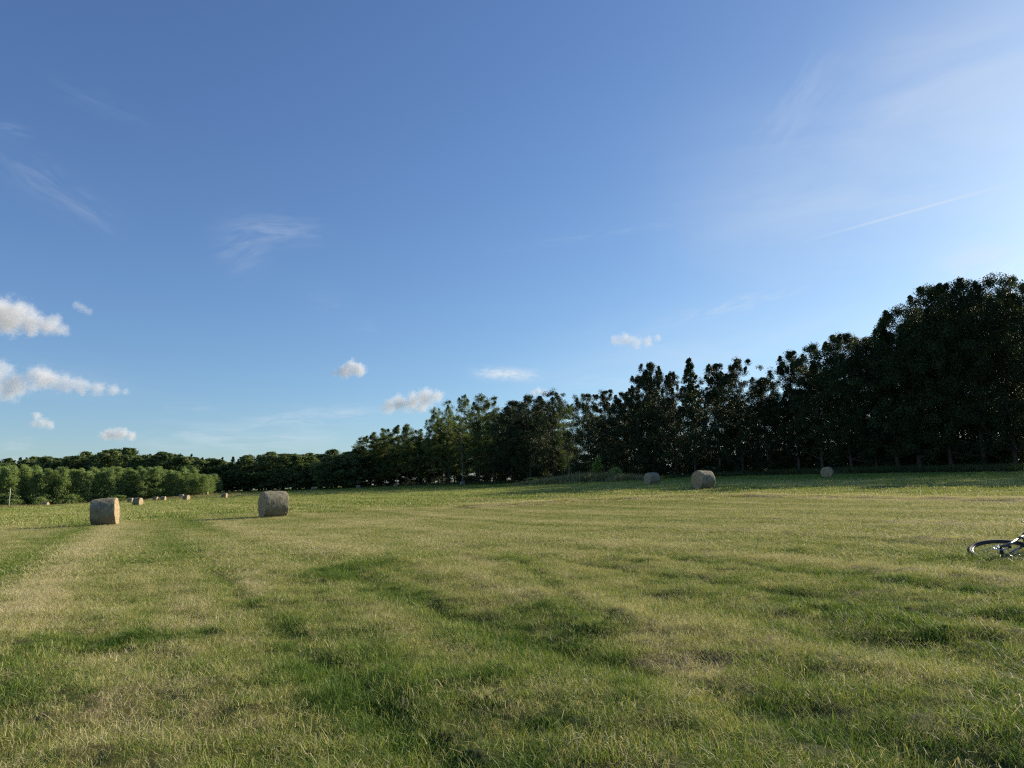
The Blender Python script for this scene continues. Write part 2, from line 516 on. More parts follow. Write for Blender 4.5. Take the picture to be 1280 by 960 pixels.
def scatter(name, pts, rotz, scl, idx, dry, coll, tilt=0.12, rng=RNG):
    n = len(pts)
    me = bpy.data.meshes.new(name)
    me.vertices.add(n)
    me.vertices.foreach_set('co', np.asarray(pts, np.float32).ravel())
    rot = np.stack([rng.normal(0, tilt, n), rng.normal(0, tilt, n), rotz], 1).astype(np.float32)
    a = me.attributes.new('rot', 'FLOAT_VECTOR', 'POINT'); a.data.foreach_set('vector', rot.ravel())
    a = me.attributes.new('scl', 'FLOAT_VECTOR', 'POINT'); a.data.foreach_set('vector', np.asarray(scl, np.float32).ravel())
    a = me.attributes.new('pick', 'INT', 'POINT'); a.data.foreach_set('value', np.asarray(idx, np.int32))
    a = me.attributes.new('dry', 'FLOAT', 'POINT'); a.data.foreach_set('value', np.asarray(dry, np.float32))
    o = link(name, me)
    ng = bpy.data.node_groups.new(name, 'GeometryNodeTree')
    ng.interface.new_socket('Geometry', in_out='INPUT', socket_type='NodeSocketGeometry')
    ng.interface.new_socket('Geometry', in_out='OUTPUT', socket_type='NodeSocketGeometry')
    gi, go = ng.nodes.new('NodeGroupInput'), ng.nodes.new('NodeGroupOutput')
    iop = ng.nodes.new('GeometryNodeInstanceOnPoints')
    ci = ng.nodes.new('GeometryNodeCollectionInfo')
    ci.inputs['Collection'].default_value = coll
    ci.inputs['Separate Children'].default_value = True
    ci.inputs['Reset Children'].default_value = True
    iop.inputs['Pick Instance'].default_value = True
    def named(nm, typ):
        q = ng.nodes.new('GeometryNodeInputNamedAttribute')
        q.data_type = typ
        q.inputs['Name'].default_value = nm
        return q.outputs['Attribute']
    Lk = ng.links.new
    Lk(gi.outputs[0], iop.inputs['Points'])
    Lk(ci.outputs[0], iop.inputs['Instance'])
    Lk(named('pick', 'INT'), iop.inputs['Instance Index'])
    Lk(named('rot', 'FLOAT_VECTOR'), iop.inputs['Rotation'])
    Lk(named('scl', 'FLOAT_VECTOR'), iop.inputs['Scale'])
    Lk(iop.outputs[0], go.inputs[0])
    mod = o.modifiers.new('scatter', 'NODES')
    mod.node_group = ng
    return o

GRN = dict(tint=(0.45, 0.38)); MIX = dict(tint=(0.55, 0.42)); STR = dict(tint=(0.95, 0.15))
NEAR = []
for k in range(4):      # green tufts
    NEAR.append([dict(n=95, rad=0.11, h0=0.015, h1=0.05, width=0.0024, lean=0.5, curl=0.3, seg=2, **GRN), dict(n=22, rad=0.12, h0=0.015, h1=0.045, width=0.0018, lean=0.8, curl=0.3, seg=2, **STR)])
for k in range(4):      # mixed stubble
    NEAR.append([dict(n=90, rad=0.12, h0=0.012, h1=0.04, width=0.0021, lean=0.6, curl=0.3, seg=2, **MIX), dict(n=14, rad=0.13, h0=0.02, h1=0.06, width=0.0015, lean=0, curl=0, seg=2, flat=True, **STR)])
for k in range(3):      # loose hay stalks lying about
    NEAR.append([dict(n=20, rad=0.14, h0=0.03, h1=0.13, width=0.0015, lean=0, curl=0, seg=3, flat=True, **STR), dict(n=60, rad=0.12, h0=0.01, h1=0.035, width=0.0021, lean=0.7, curl=0.3, seg=2, **MIX)])
for k in range(3):      # taller lush tufts
    NEAR.append([dict(n=120, rad=0.09, h0=0.025, h1=0.075, width=0.0028, lean=0.45, curl=0.4, seg=3, **GRN)])
MID = [[dict(n=190, rad=0.36, h0=0.018, h1=0.05, width=0.0055, lean=0.45, curl=0.25, seg=2, **GRN), dict(n=60, rad=0.38, h0=0.02, h1=0.05, width=0.004, lean=0.6, curl=0.3, seg=1, **STR), dict(n=22, rad=0.4, h0=0.05, h1=0.16, width=0.005, lean=0, curl=0, seg=2, flat=True, **STR)] for _ in range(6)]
FAR = [[dict(n=170, rad=1.3, h0=0.05, h1=0.11, width=0.024, lean=0.4, curl=0.25, seg=1, **GRN), dict(n=30, rad=1.3, h0=0.05, h1=0.09, width=0.016, lean=0.6, curl=0.3, seg=1, **STR)] for _ in range(5)]
VFAR = [[dict(n=220, rad=3.4, h0=0.06, h1=0.13, width=0.07, lean=0.4, curl=0.25, seg=1, **GRN)] for _ in range(4)]

def wedge(rng, r0, r1, n, half=R(46)):
    r = np.sqrt(rng.uniform(r0 * r0, r1 * r1, n))
    a = rng.uniform(-half, half, n)
    return r * np.sin(a), r * np.cos(a)

def build_grass():
    rng = np.random.default_rng(5)
    # near
    x, y = wedge(rng, 1.0, 13, 74000, R(58))
    keep = rng.uniform(0, 1, len(x)) < np.clip((14 - np.hypot(x, y)) / 3.0, 0, 1)
    x, y = x[keep], y[keep]
    keep = rng.uniform(0, 1, len(x)) < np.clip(fbm(x * 6.5, y * 6.5, 91, 3) * 2.6 - 0.35, 0.25, 1)
    x, y = x[keep], y[keep]
    d = dryness_and_shade(x, y)
    u = rng.uniform(0, 1, len(x))
    idx = np.where(u < np.clip(1.15 - d * 1.5, 0.05, 1), rng.integers(0, 4, len(x)), rng.integers(4, 8, len(x)))
    lit = rng.uniform(0, 1, len(x)) < np.clip((d - 0.5) * 0.75, 0.02, 0.6)
    idx = np.where(lit, rng.integers(8, 11, len(x)), idx)
    lush = rng.uniform(0, 1, len(x)) < np.clip((0.3 - d) * 2.2, 0, 0.6)
    idx = np.where(lush, rng.integers(11, 14, len(x)), idx)
    nb = 150                                             # longer grass round the bicycle that lies in it
    bx, by = world_at(1256, 690, 9.2).x, 9.2
    ba_ = rng.uniform(0, 6.28, nb); br_ = rng.uniform(0.05, 0.75, nb) ** 0.8
    ex, ey = bx + br_ * np.cos(ba_) * 0.9 + 0.1, by + br_ * np.sin(ba_) - 0.12
    x, y = np.concatenate([x, ex]), np.concatenate([y, ey])
    d = np.concatenate([d, rng.uniform(0.2, 0.6, nb)])
    idx = np.concatenate([idx, rng.integers(11, 14, nb)])
    grow = np.concatenate([np.ones(len(x) - nb), np.full(nb, 1.45)])
    tus = fbm(x * 6.5, y * 6.5, 91, 3)
    s = rng.uniform(0.6, 1.1, len(x)) * (1.15 - 0.25 * d) * np.clip(0.35 + 1.3 * tus, 0.5, 1.4) * grow
    pts = np.stack([x, y, height(x, y)], 1)
    o = scatter('mown_grass', pts, rng.uniform(0, 6.28, len(x)), np.stack([s, s, s * rng.uniform(0.7, 1.3, len(x))], 1), idx,
                np.clip(d + rng.normal(0, 0.2, len(x)), 0, 1), proto_collection('near_grass', NEAR, M_GRASS))
    tag(o, 'short mown grass and hay stubble in the foreground', 'grass', kind='stuff')
    for nm, lab, r0, r1, n, specs, fade in (('mown_grass', 'short mown grass across the middle of the meadow', 10.5, 42, 26000, MID, 4),
                                           ('mown_grass', 'mown grass of the far meadow before the trees', 38, 135, 18000, FAR, 14),
                                           ('mown_grass', 'farthest grass along the foot of the woods', 120, 400, 13000, VFAR, 30)):
        x, y = wedge(rng, r0, r1, int(n * 1.18), R(51))
        n = len(x)
        d = dryness_and_shade(x, y)
        s = rng.uniform(0.75, 1.3, n)
        o = scatter(nm, np.stack([x, y, height(x, y)], 1), rng.uniform(0, 6.28, n), np.stack([s, s, s * (1.25 - 0.5 * d)], 1), rng.integers(0, len(specs), n),
                    np.clip(d + rng.normal(0, 0.13, n), 0, 1), proto_collection(nm + '_tuft_%d' % r0, specs, M_GRASS), tilt=0.04)
        tag(o, lab, 'grass', kind='stuff')
build_grass()

# ------------------------------------------------------------------ trees
def leaf_cloud(rng, centers, rads, per, size, asp=0.65, droop=0.0):
    """leaf-sized quads filling clumps; returns V, F, tint"""
    c = np.repeat(centers, per, 0)
    r = np.repeat(rads, per)
    n = len(c)
    d = rng.normal(0, 1, (n, 3)); d /= np.linalg.norm(d, axis=1, keepdims=True)
    rr = r * 1.2 * rng.uniform(0.0, 1, n) ** 0.55
    p = c + d * rr[:, None] * np.array((1, 1, 0.8))
    nrm = d * 0.6 + rng.normal(0, 0.6, (n, 3)) + np.array((0, 0, 0.35))
    nrm /= np.linalg.norm(nrm, axis=1, keepdims=True)
    t = np.cross(nrm, rng.normal(0, 1, (n, 3))); t /= np.linalg.norm(t, axis=1, keepdims=True)
    b = np.cross(nrm, t)
    s = size * rng.uniform(0.6, 1.35, n)[:, None]
    V = np.stack([p - t * s * 0.5, p - b * s * asp * 0.5, p + t * s * 0.5, p + b * s * asp * 0.5], 1).reshape(-1, 3)
    Fq = np.arange(n * 4).reshape(-1, 4)
    ct = np.repeat(rng.uniform(0.3, 0.7, len(centers)), per)
    tint = np.repeat(np.clip(ct + rng.normal(0, 0.16, n), 0, 1), 4)
    return V, Fq, tint

def trunk_mesh(rng, name, H, r0, limbs, mat, bend=0.02, seg=7):
    mb = MB()
    pts, rad = [], []
    ph = rng.uniform(0, 6)
    for i in range(9):
        f = i / 8
        pts.append((math.sin(f * 2.4 + ph) * bend * H * f, math.cos(f * 1.9 + ph) * bend * H * f, f * H - 0.35))
        rad.append(r0 * (1 - f) ** 0.8 + 0.03 + (0.35 * r0 if i == 0 else 0))
    mb.tube(pts, rad, seg)
    P = np.array(pts)
    for c, rr in limbs:
        c = np.array(c)
        hz = np.clip(c[2] - 0.45 * math.hypot(c[0], c[1]) - 0.5, 0.12 * H, 0.9 * H)
        f = hz / H * 8
        i = int(min(7, f))
        a = P[i] + (P[i + 1] - P[i]) * (f - i)
        r = max(0.035, r0 * (1 - hz / H) * 0.38)
        mid = (a + c) / 2 + np.array((0, 0, -0.06 * np.linalg.norm(c - a)))
        mb.tube([a, mid, c], [r, r * 0.65, 0.02], 5, cap=False)
    return mb.mesh(name, mat)

PROFILES = {
    'alder':  lambda t: (math.sin(math.pi * min(1, 0.16 + t * 0.84)) ** 0.55) * (1 - 0.22 * t),
    'round':  lambda t: math.sin(math.pi * min(1, 0.1 + 0.9 * t)) ** 0.5 * (1 - 0.12 * t),
    'poplar': lambda t: (math.sin(math.pi * min(1, 0.08 + 0.92 * t)) ** 0.6),
    'spire':  lambda t: (1 - t) ** 0.8 * min(1, 0.35 + t * 3),
    'young':  lambda t: (1 - t) ** 0.55 * min(1, 0.45 + t * 2.2),
    'bush':   lambda t: math.sqrt(max(0, 1 - t * t * 0.95)),
}
def make_tree(kind, seed, H, W, base, clumps, crad, per, leaf, leaf_mat, bark, r0, shell=0.65, ztop=1.0, bend=0.02, boughs=0, leaders=13):
    rng = np.random.default_rng(seed)
    prof = PROFILES[kind]
    C, Rd = [], []
    a0 = rng.uniform(0, 6.28, 4)
    subs = []
    if boughs:
        for q in range(boughs):
            t = 0.08 + 0.84 * (q + rng.uniform(0, 0.8)) / boughs
            an = q * 2.4 + rng.uniform(-0.6, 0.6)
            rr = W / 2 * prof(t) * rng.uniform(0.35, 0.72)
            subs.append((np.array((rr * math.cos(an), rr * math.sin(an), base + t * (H * 0.97 - base))), W * rng.uniform(0.21, 0.33)))
    for k in range(clumps):
        if subs and rng.uniform() < 0.62:
            sc_, sr_ = subs[rng.integers(0, len(subs))]
            dv = rng.normal(0, 1, 3); dv /= np.linalg.norm(dv)
            dv = dv * np.array((1, 1, 1.15)) * sr_ * rng.uniform(0.35, 1.0) ** 0.5
            cc = sc_ + dv
            cc[2] = min(max(cc[2], base * 0.7), H * 0.985)
            C.append(tuple(cc)); Rd.append(crad * rng.uniform(0.5, 1.1))
            continue
        t = rng.uniform(0, 1) ** 0.9
        an = rng.uniform(0, 6.28)
        lob = 0.95 + 0.12 * math.sin(3 * an + a0[0] + 5 * t) + 0.08 * math.sin(5 * an + a0[1] - 9 * t)
        rr = W / 2 * prof(t) * lob * (rng.uniform(0, 1) ** (1 - shell) if rng.uniform() < 0.85 else rng.uniform(0, 0.6))
        C.append((rr * math.cos(an), rr * math.sin(an), base + t * (H * ztop - base)))
        Rd.append(crad * rng.uniform(0.55, 1.25) * ((0.3 + 0.7 * min(1, prof(t))) if kind == 'spire' else (0.75 + 0.25 * prof(t))))
    # pointed leaders that break the outline, each growing out of a clump high in the crown
    order = sorted(range(len(C)), key=lambda i: -C[i][2])
    for k in range(0 if kind in ('spire', 'young', 'bush') else max(2, clumps // leaders)):
        i = order[int(rng.uniform(0, 0.16) * len(order))]
        x0, y0, z0 = C[i]
        r0_ = Rd[i]
        for q in range(3):
            r1 = crad * (0.5 - 0.12 * q)
            z0 = min(z0 + r0_ * 0.5 + r1 * 0.15, H - 0.2 * r1)
            x0 += rng.normal(0, 0.12); y0 += rng.normal(0, 0.12)
            C.append((x0, y0, z0)); Rd.append(r1)
            r0_ = r1
    C, Rd = np.array(C), np.array(Rd)
    V, Fq, T = leaf_cloud(rng, C, Rd, per, leaf)
    crown = mesh_np('crown', V, Fq, leaf_mat, {'tint': T})
    limbs = [(C[i], 0) for i in rng.choice(len(C), min(len(C), 34), replace=False)]
    trunk = trunk_mesh(rng, 'trunk', H * 0.93, r0, limbs, bark, bend)
    return dict(crown=crown, trunk=trunk, H=H, W=W)

def fuse(t):
    """crown and trunk in one mesh, for trees too far off to show their parts"""
    me = t['crown'].copy()
    import bmesh
    bm = bmesh.new()
    bm.from_mesh(t['crown'])
    n = len(bm.faces)
    bm.from_mesh(t['trunk'])
    bm.faces.ensure_lookup_table()
    for f in bm.faces[n:]:
        f.material_index = 1
    bm.to_mesh(me)
    bm.free()
    me.materials.append(t['trunk'].materials[0])
    return dict(mesh=me, H=t['H'], W=t['W'])

def place_tree(p, x, y, h, w, name, label, group, seed=None, cat='tree'):
    """p: prototype; the tree stands at x, y, h tall and w wide"""
    rnd = random.Random(seed if seed is not None else int(x * 131 + y * 977))
    sz, sx = h / p['H'], w / p['W']
    z = gz(x, y)
    if 'mesh' in p:
        o = link(name, p['mesh'])
    else:
        o = link(name, None)
        link('trunk', p['trunk'], o)
        link('crown', p['crown'], o)
        o.empty_display_size = 0.5
    o.location = (x, y, z)
    o.rotation_euler = (rnd.gauss(0, 0.012), rnd.gauss(0, 0.012), rnd.uniform(0, 6.28))
    o.scale = (sx * rnd.uniform(0.93, 1.07), sx * rnd.uniform(0.93, 1.07), sz)
    tag(o, label, cat, group)
    return o

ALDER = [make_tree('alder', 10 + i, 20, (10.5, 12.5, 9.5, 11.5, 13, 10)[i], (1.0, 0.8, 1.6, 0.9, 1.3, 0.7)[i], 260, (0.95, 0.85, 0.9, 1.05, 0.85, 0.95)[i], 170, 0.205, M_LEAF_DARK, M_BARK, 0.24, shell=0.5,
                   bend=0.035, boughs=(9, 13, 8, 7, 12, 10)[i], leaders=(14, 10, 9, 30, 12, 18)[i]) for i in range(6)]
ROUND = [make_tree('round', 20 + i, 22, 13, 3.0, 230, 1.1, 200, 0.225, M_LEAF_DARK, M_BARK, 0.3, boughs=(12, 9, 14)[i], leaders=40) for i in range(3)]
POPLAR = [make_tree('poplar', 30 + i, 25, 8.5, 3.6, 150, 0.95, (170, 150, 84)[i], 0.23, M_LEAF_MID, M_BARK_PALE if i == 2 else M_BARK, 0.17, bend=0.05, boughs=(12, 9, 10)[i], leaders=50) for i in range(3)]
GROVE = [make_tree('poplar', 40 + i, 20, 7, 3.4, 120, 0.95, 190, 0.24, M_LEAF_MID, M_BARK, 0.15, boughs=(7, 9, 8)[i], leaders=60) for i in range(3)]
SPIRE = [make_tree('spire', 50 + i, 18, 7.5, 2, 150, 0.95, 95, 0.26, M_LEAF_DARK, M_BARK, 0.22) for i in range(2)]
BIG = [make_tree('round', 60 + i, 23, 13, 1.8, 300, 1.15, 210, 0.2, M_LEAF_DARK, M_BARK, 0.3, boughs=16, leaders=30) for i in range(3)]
YOUNG = [make_tree('young', 70 + i, 10, 4.4, 0.2, 95, 0.8, 80, 0.22, M_LEAF_YOUNG, M_BARK_PALE, 0.09) for i in range(5)]
FAR_ROUND = [fuse(make_tree('round', 80 + i, 17, 9, 1.2, 120, 1.2, 44, 0.5, M_LEAF_FAR, M_BARK, 0.25)) for i in range(4)]
FAR_CONE = [fuse(make_tree('spire', 90 + i, 18, 6, 2.5, 100, 0.8, 42, 0.42, M_NEEDLE, M_BARK, 0.22)) for i in range(3)]
YOUNG_F = [fuse(t) for t in YOUNG]
BUSH = [make_tree('bush', 95 + i, 2.2, 2.8, 0.1, 40, 0.42, 45, 0.16, M_LEAF_YOUNG, M_BARK, 0.03) for i in range(2)]
SAPL = make_tree('young', 99, 2.8, 2.0, 0.1, 36, 0.34, 40, 0.15, M_LEAF_BRIGHT, M_BARK, 0.03)

ROW_PX = [430, 450, 530, 600, 720, 800, 900, 1035, 1150, 1280, 1500, 1900]
ROW_D = [262, 258, 240, 214, 164, 141, 121, 104, 94, 85, 73, 60]
def row_d(px): return float(np.interp(px, ROW_PX, ROW_D))
def px_to_x(px, d): return world_at(px, 600, d).x

def wide(px): return float(np.interp(px, [440, 540, 620, 700, 760, 800, 1050, 1130, 1300], [1.15, 1.05, 1.15, 1.15, 1.3, 1.5, 1.55, 1.25, 1.1]))

def stand(px, top, width_px, proto, label, name='tree', dd=0.0, group='trees of the dark belt along the meadow', hs=1.0):
    d = row_d(px) + dd
    x = px_to_x(px, d)
    h = world_at(px, top, d).z - gz(x, d)
    return place_tree(proto, x, d, h * hs, width_px * wide(px) * d / F_PX, name, label, group, seed=int(px * 7 + dd))

# the belt of trees on the right, left to right
A, RO, PO, GR, SP, BG = ALDER, ROUND, POPLAR, GROVE, SPIRE, BIG
GV = 'slim trees of the grove at the left end of the belt'
for px, top, w, p, lab in (
    (453, 545, 24, GR[0], 'outermost slim tree at the left corner of the grove, sunlit yellow-green on top'),
    (468, 541, 24, GR[1], 'second slim tree in from the left corner of the grove'),
    (482, 536, 26, GR[2], 'slim grove tree standing straight above the bale at the shaded field edge'),
    (496, 532, 26, GR[0], 'leafy grove tree with the rounded sunlit crown at the middle of the grove'),
    (509, 531, 26, GR[1], 'tallest slim tree of the grove, just right of its middle'),
    (523, 537, 26, GR[2], 'last slim tree of the grove, lower than the lacy tall trees to its right'),
    ):
    stand(px, top, w, p, lab, 'grove_tree', group=GV)
for px, top, w, p, nm, lab in (
    (543, 510, 26, PO[0], 'poplar_tree', 'tall narrow tree with ragged side clumps, next right of the grove'),
    (560, 502, 28, PO[1], 'poplar_tree', 'tall loose-leaved tree left of the one with the bare pale trunk'),
    (579, 494, 34, PO[2], 'poplar_tree', 'tall thin-crowned tree with a pale trunk showing through its leaves'),
    (599, 493, 34, PO[0], 'poplar_tree', 'tall tree with lighter green top right of the pale trunk'),
    (617, 497, 34, PO[1], 'poplar_tree', 'tall light-topped tree touching the broad round dark crowns'),
    (640, 503, 54, RO[0], 'broad_tree', 'broad dark round tree above the bright gap under its branches'),
    (664, 496, 56, RO[1], 'broad_tree', 'broad dark tree in the middle of the round-crowned clump'),
    (692, 491, 56, RO[2], 'broad_tree', 'highest round-crowned dark tree left of the notch in the belt'),
    (712, 505, 30, PO[2], 'poplar_tree', 'thin twiggy tree at the notch left of the sapling'),
    (735, 494, 42, A[3], 'alder_tree', 'dark tree standing above the bright green sapling, left of the pair'),
    (757, 490, 46, A[1], 'alder_tree', 'dark tree right above the weedy mound and sapling'),
    (780, 492, 40, A[2], 'alder_tree', 'lower dark tree filling in left of the tall leader above the grey bale'),
    (801, 470, 44, A[4], 'alder_tree', 'tall dark tree with stepped side leader left of the grey shaded bale'),
    (819, 455, 36, A[2], 'alder_tree', 'tall dark tree with a high rounded leader above the grey shaded bale'),
    (845, 466, 40, A[4], 'alder_tree', 'dark tree with a small tip between the leader and the pointed spire'),
    (870, 447, 36, SP[0], 'spire_tree', 'pointed conical tree above the sunlit bale at the shadow edge'),
    (902, 457, 42, A[0], 'alder_tree', 'dark tree with open top just right of the pointed conical tree'),
    (930, 450, 50, A[1], 'alder_tree', 'twin-topped dark tree with sky showing between its twigs'),
    (962, 474, 46, A[5], 'alder_tree', 'lower dark tree in the dip left of the lacy-topped tree'),
    (1000, 442, 44, A[2], 'alder_tree', 'dark tree with a lacy see-through top in front of pale sky'),
    (1030, 432, 50, RO[1], 'broad_tree', 'dense dark tree directly behind the round end of the deep-shade bale'),
    (1066, 420, 54, BG[1], 'alder_tree', 'dense tree with flat top and sky holes right of the deep-shade bale'),
    (1098, 424, 50, BG[2], 'alder_tree', 'dark tree just left of the pale green peak'),
    (1124, 396, 56, SP[1], 'spire_tree', 'dark tree whose pale green peak stands up from the rising outline'),
    (1152, 384, 84, BG[0], 'big_tree', 'big dense tree where the belt begins to climb steeply to the right'),
    (1192, 360, 92, BG[1], 'big_tree', 'big black-green tree at the shoulder of the high right-hand clump'),
    (1232, 355, 92, BG[2], 'big_tree', 'big dense dark tree left of the highest one at the picture edge'),
    (1272, 345, 96, BG[0], 'big_tree', 'highest dark tree, cut off by the right edge of the picture'),
    ):
    stand(px, top, w, p, lab, nm)
# second line of the belt, glimpsed through the first
k = 0
for px in list(range(448, 700, 15)) + list(range(716, 1290, 26)):
    top = float(np.interp(px, [440, 500, 532, 545, 600, 700, 718, 745, 775, 800, 845, 870, 888, 910, 955, 985, 1000, 1040, 1130, 1200, 1300], [556, 545, 560, 522, 508, 506, 552, 512, 522, 490, 494, 476, 494, 480, 508, 494, 478, 450, 414, 378, 362]))
    p = (GR + PO)[k % 6] if px < 620 else A[(k * 5 + k // 6) % 6] if px < 1100 else BG[k % 3]
    stand(px, top + 6 + 6 * math.sin(k * 2.3), 34 if px < 620 else 48 if px < 1100 else 80, p,
          'dark tree of the second line, glimpsed between the front trees of the belt', 'tree', dd=11 + 3 * math.sin(k * 1.7), group='second line of the dark tree belt')
    k += 1
# a third line closes the grove and the tall light-topped trees from behind
for i, px in enumerate(range(440, 716, 12)):
    top = float(np.interp(px, [440, 500, 545, 600, 715], [566, 556, 545, 540, 540]))
    stand(px, top, 44, A[(i * 5) % 6], 'low dark tree closing the gaps behind the grove and the tall light-topped trees', 'tree', dd=22 + 4 * math.sin(i * 1.7), group='third line of the dark tree belt')
# the belt goes on beyond the right edge of the picture
for px, h in ((1330, 22), (1400, 22), (1480, 20), (1570, 19), (1680, 18), (1800, 17)):
    d = row_d(px)
    place_tree(BG[px % 3], px_to_x(px, d), d, h, 10.5, 'big_tree', 'dark tree of the belt beyond the right edge of the picture', 'belt beyond the picture edge')

# shrubs filling the dark foot of the belt
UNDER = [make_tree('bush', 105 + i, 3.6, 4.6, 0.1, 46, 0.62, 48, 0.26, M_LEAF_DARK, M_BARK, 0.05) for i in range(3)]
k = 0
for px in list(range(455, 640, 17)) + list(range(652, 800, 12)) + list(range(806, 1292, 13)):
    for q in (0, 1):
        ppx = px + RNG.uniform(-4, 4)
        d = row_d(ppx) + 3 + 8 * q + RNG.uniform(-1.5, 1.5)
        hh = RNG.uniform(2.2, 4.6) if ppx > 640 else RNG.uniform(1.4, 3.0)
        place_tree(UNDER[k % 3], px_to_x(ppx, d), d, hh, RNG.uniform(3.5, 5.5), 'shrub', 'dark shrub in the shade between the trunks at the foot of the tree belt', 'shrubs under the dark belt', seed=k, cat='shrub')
        k += 1

# plantation of young trees on the left
k = 0
PL = 'young trees of the light green plantation'
for rowi in range(4):
    for px in np.arange(-40, 266, 8.4):
        u = np.clip((px + 40) / 306, 0, 1)
        d = 188 + 34 * u + rowi * 7 + RNG.uniform(-2, 2)
        ppx = px + RNG.uniform(-3, 3) + rowi * 2.0
        x = px_to_x(ppx, d)
        h = np.interp(px, [-40, 60, 200, 235, 268], [10.4, 9.9, 8.6, 8.0, 5.2]) * RNG.uniform(0.87, 1.1)
        pr = (YOUNG if rowi == 0 else YOUNG_F)[k % 5]
        place_tree(pr, x, d, h, 5.0 * RNG.uniform(0.85, 1.2), 'young_tree',
                   'young light green tree in the front line of the plantation on the meadow edge' if rowi == 0 else 'young light green tree inside the plantation, only its top showing over the front line', PL)
        k += 1
for i, px in enumerate((22, 55, 92, 150)):
    d = 182 + 34 * (px + 40) / 306
    place_tree(BUSH[i % 2], px_to_x(px, d), d, 2.0 + (i % 3) * 0.5, 4.8, 'bush', 'low rounded bush at the foot of the young plantation', 'bushes at the foot of the plantation', cat='bush')

# forest behind
FG = 'trees of the far forest'
k = 0
TOPX = [-60, 0, 30, 60, 110, 135, 165, 185, 212, 250, 275, 305, 345, 380, 405, 425, 450]
TOPY = [574, 574, 573, 571, 566, 562, 562, 568, 562, 571, 572, 571, 565, 569, 563, 562, 566]
for rowi in range(4):
    for px in np.arange(-50, 452, 15.0 if rowi else 13.0):
        d = 252 + 10 * rowi + RNG.uniform(-3, 3)
        ppx = px + RNG.uniform(-5, 5)
        x = px_to_x(ppx, d)
        top = np.interp(ppx, TOPX, TOPY) + RNG.uniform(-2, 5) + (8 if rowi == 3 else 1 if rowi else 4)
        con = (rowi > 0 and RNG.uniform() < (0.5 if (ppx < 110 or 220 < ppx < 320) else 0.06))
        if con: top -= RNG.uniform(0, 4)
        h = world_at(ppx, top, d).z - gz(x, d)
        p = FAR_CONE[k % 3] if con else FAR_ROUND[k % 4]
        lab = 'dark pointed conifer rising in the far forest skyline' if con else \
              ('dark leafy tree at the front edge of the far forest behind plantation and meadow' if rowi == 0 else 'leafy tree deeper in the far forest, its crown in the skyline')
        place_tree(p, x, d, h, (6.5 if con else 10.5) * RNG.uniform(0.85, 1.25), 'conifer_tree' if con else 'forest_tree', lab, FG)
        k += 1

# sapling, bushes, weeds under the belt
d = 128
place_tree(SAPL, px_to_x(748, d), d, 4.2, 3.6, 'sapling', 'bright yellow-green sapling, leaves coloured as if sunlit, on the weedy mound before the dark trees', None, cat='sapling')
d = 148
place_tree(BUSH[0], px_to_x(664, d), d, 1.6, 4.5, 'bush', 'low green bush at the left end of the weedy mound under the belt', None, cat='bush')
d = 126
place_tree(BUSH[1], px_to_x(768, d), d, 2.4, 4.0, 'bush', 'dull green bush beside the bright sapling', None, cat='bush')

WEED = [[dict(n=90, rad=0.9, h0=0.4, h1=1.2, width=0.05, lean=0.25, curl=0.3, seg=2, **MIX)] for _ in range(4)]
def build_weeds():
    rng = np.random.default_rng(77)
    P, S, D = [], [], []
    for _ in range(1500):                # along the foot of the belt, toned down to darken its shade
        px = rng.uniform(430, 1300)
        d = row_d(px) - rng.uniform(-6, 9)
        P.append((px_to_x(px, d), d)); S.append(rng.uniform(0.5, 1.1)); D.append(rng.uniform(0.0, 0.3))
    for _ in range(900):                 # weedy mound of dry grass, made paler in place of sunlight
        px = np.clip(rng.normal(722, 36), 648, 800)
        d = np.interp(px, [650, 700, 790], [150, 136, 122]) + rng.uniform(-4, 6)
        P.append((px_to_x(px, d), d)); S.append(rng.uniform(1.0, 2.1) * (1 - 0.6 * abs(px - 735) / 90)); D.append(rng.uniform(0.45, 1.0))
    for _ in range(420):                 # dry strip before the plantation
        px = rng.uniform(-40, 300)
        d = 182 + 34 * (px + 40) / 306 - rng.uniform(0, 10)
        P.append((px_to_x(px, d), d)); S.append(rng.uniform(0.4, 0.8)); D.append(rng.uniform(0.6, 0.95))
    P, S = np.array(P), np.array(S)
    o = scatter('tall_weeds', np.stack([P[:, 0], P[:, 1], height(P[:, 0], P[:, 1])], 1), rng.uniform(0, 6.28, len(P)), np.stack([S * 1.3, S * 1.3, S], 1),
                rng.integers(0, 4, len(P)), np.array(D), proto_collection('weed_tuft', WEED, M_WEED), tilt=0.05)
    tag(o, 'tall uncut weeds and dry grass along the foot of the woods', 'weeds', kind='stuff')
build_weeds()

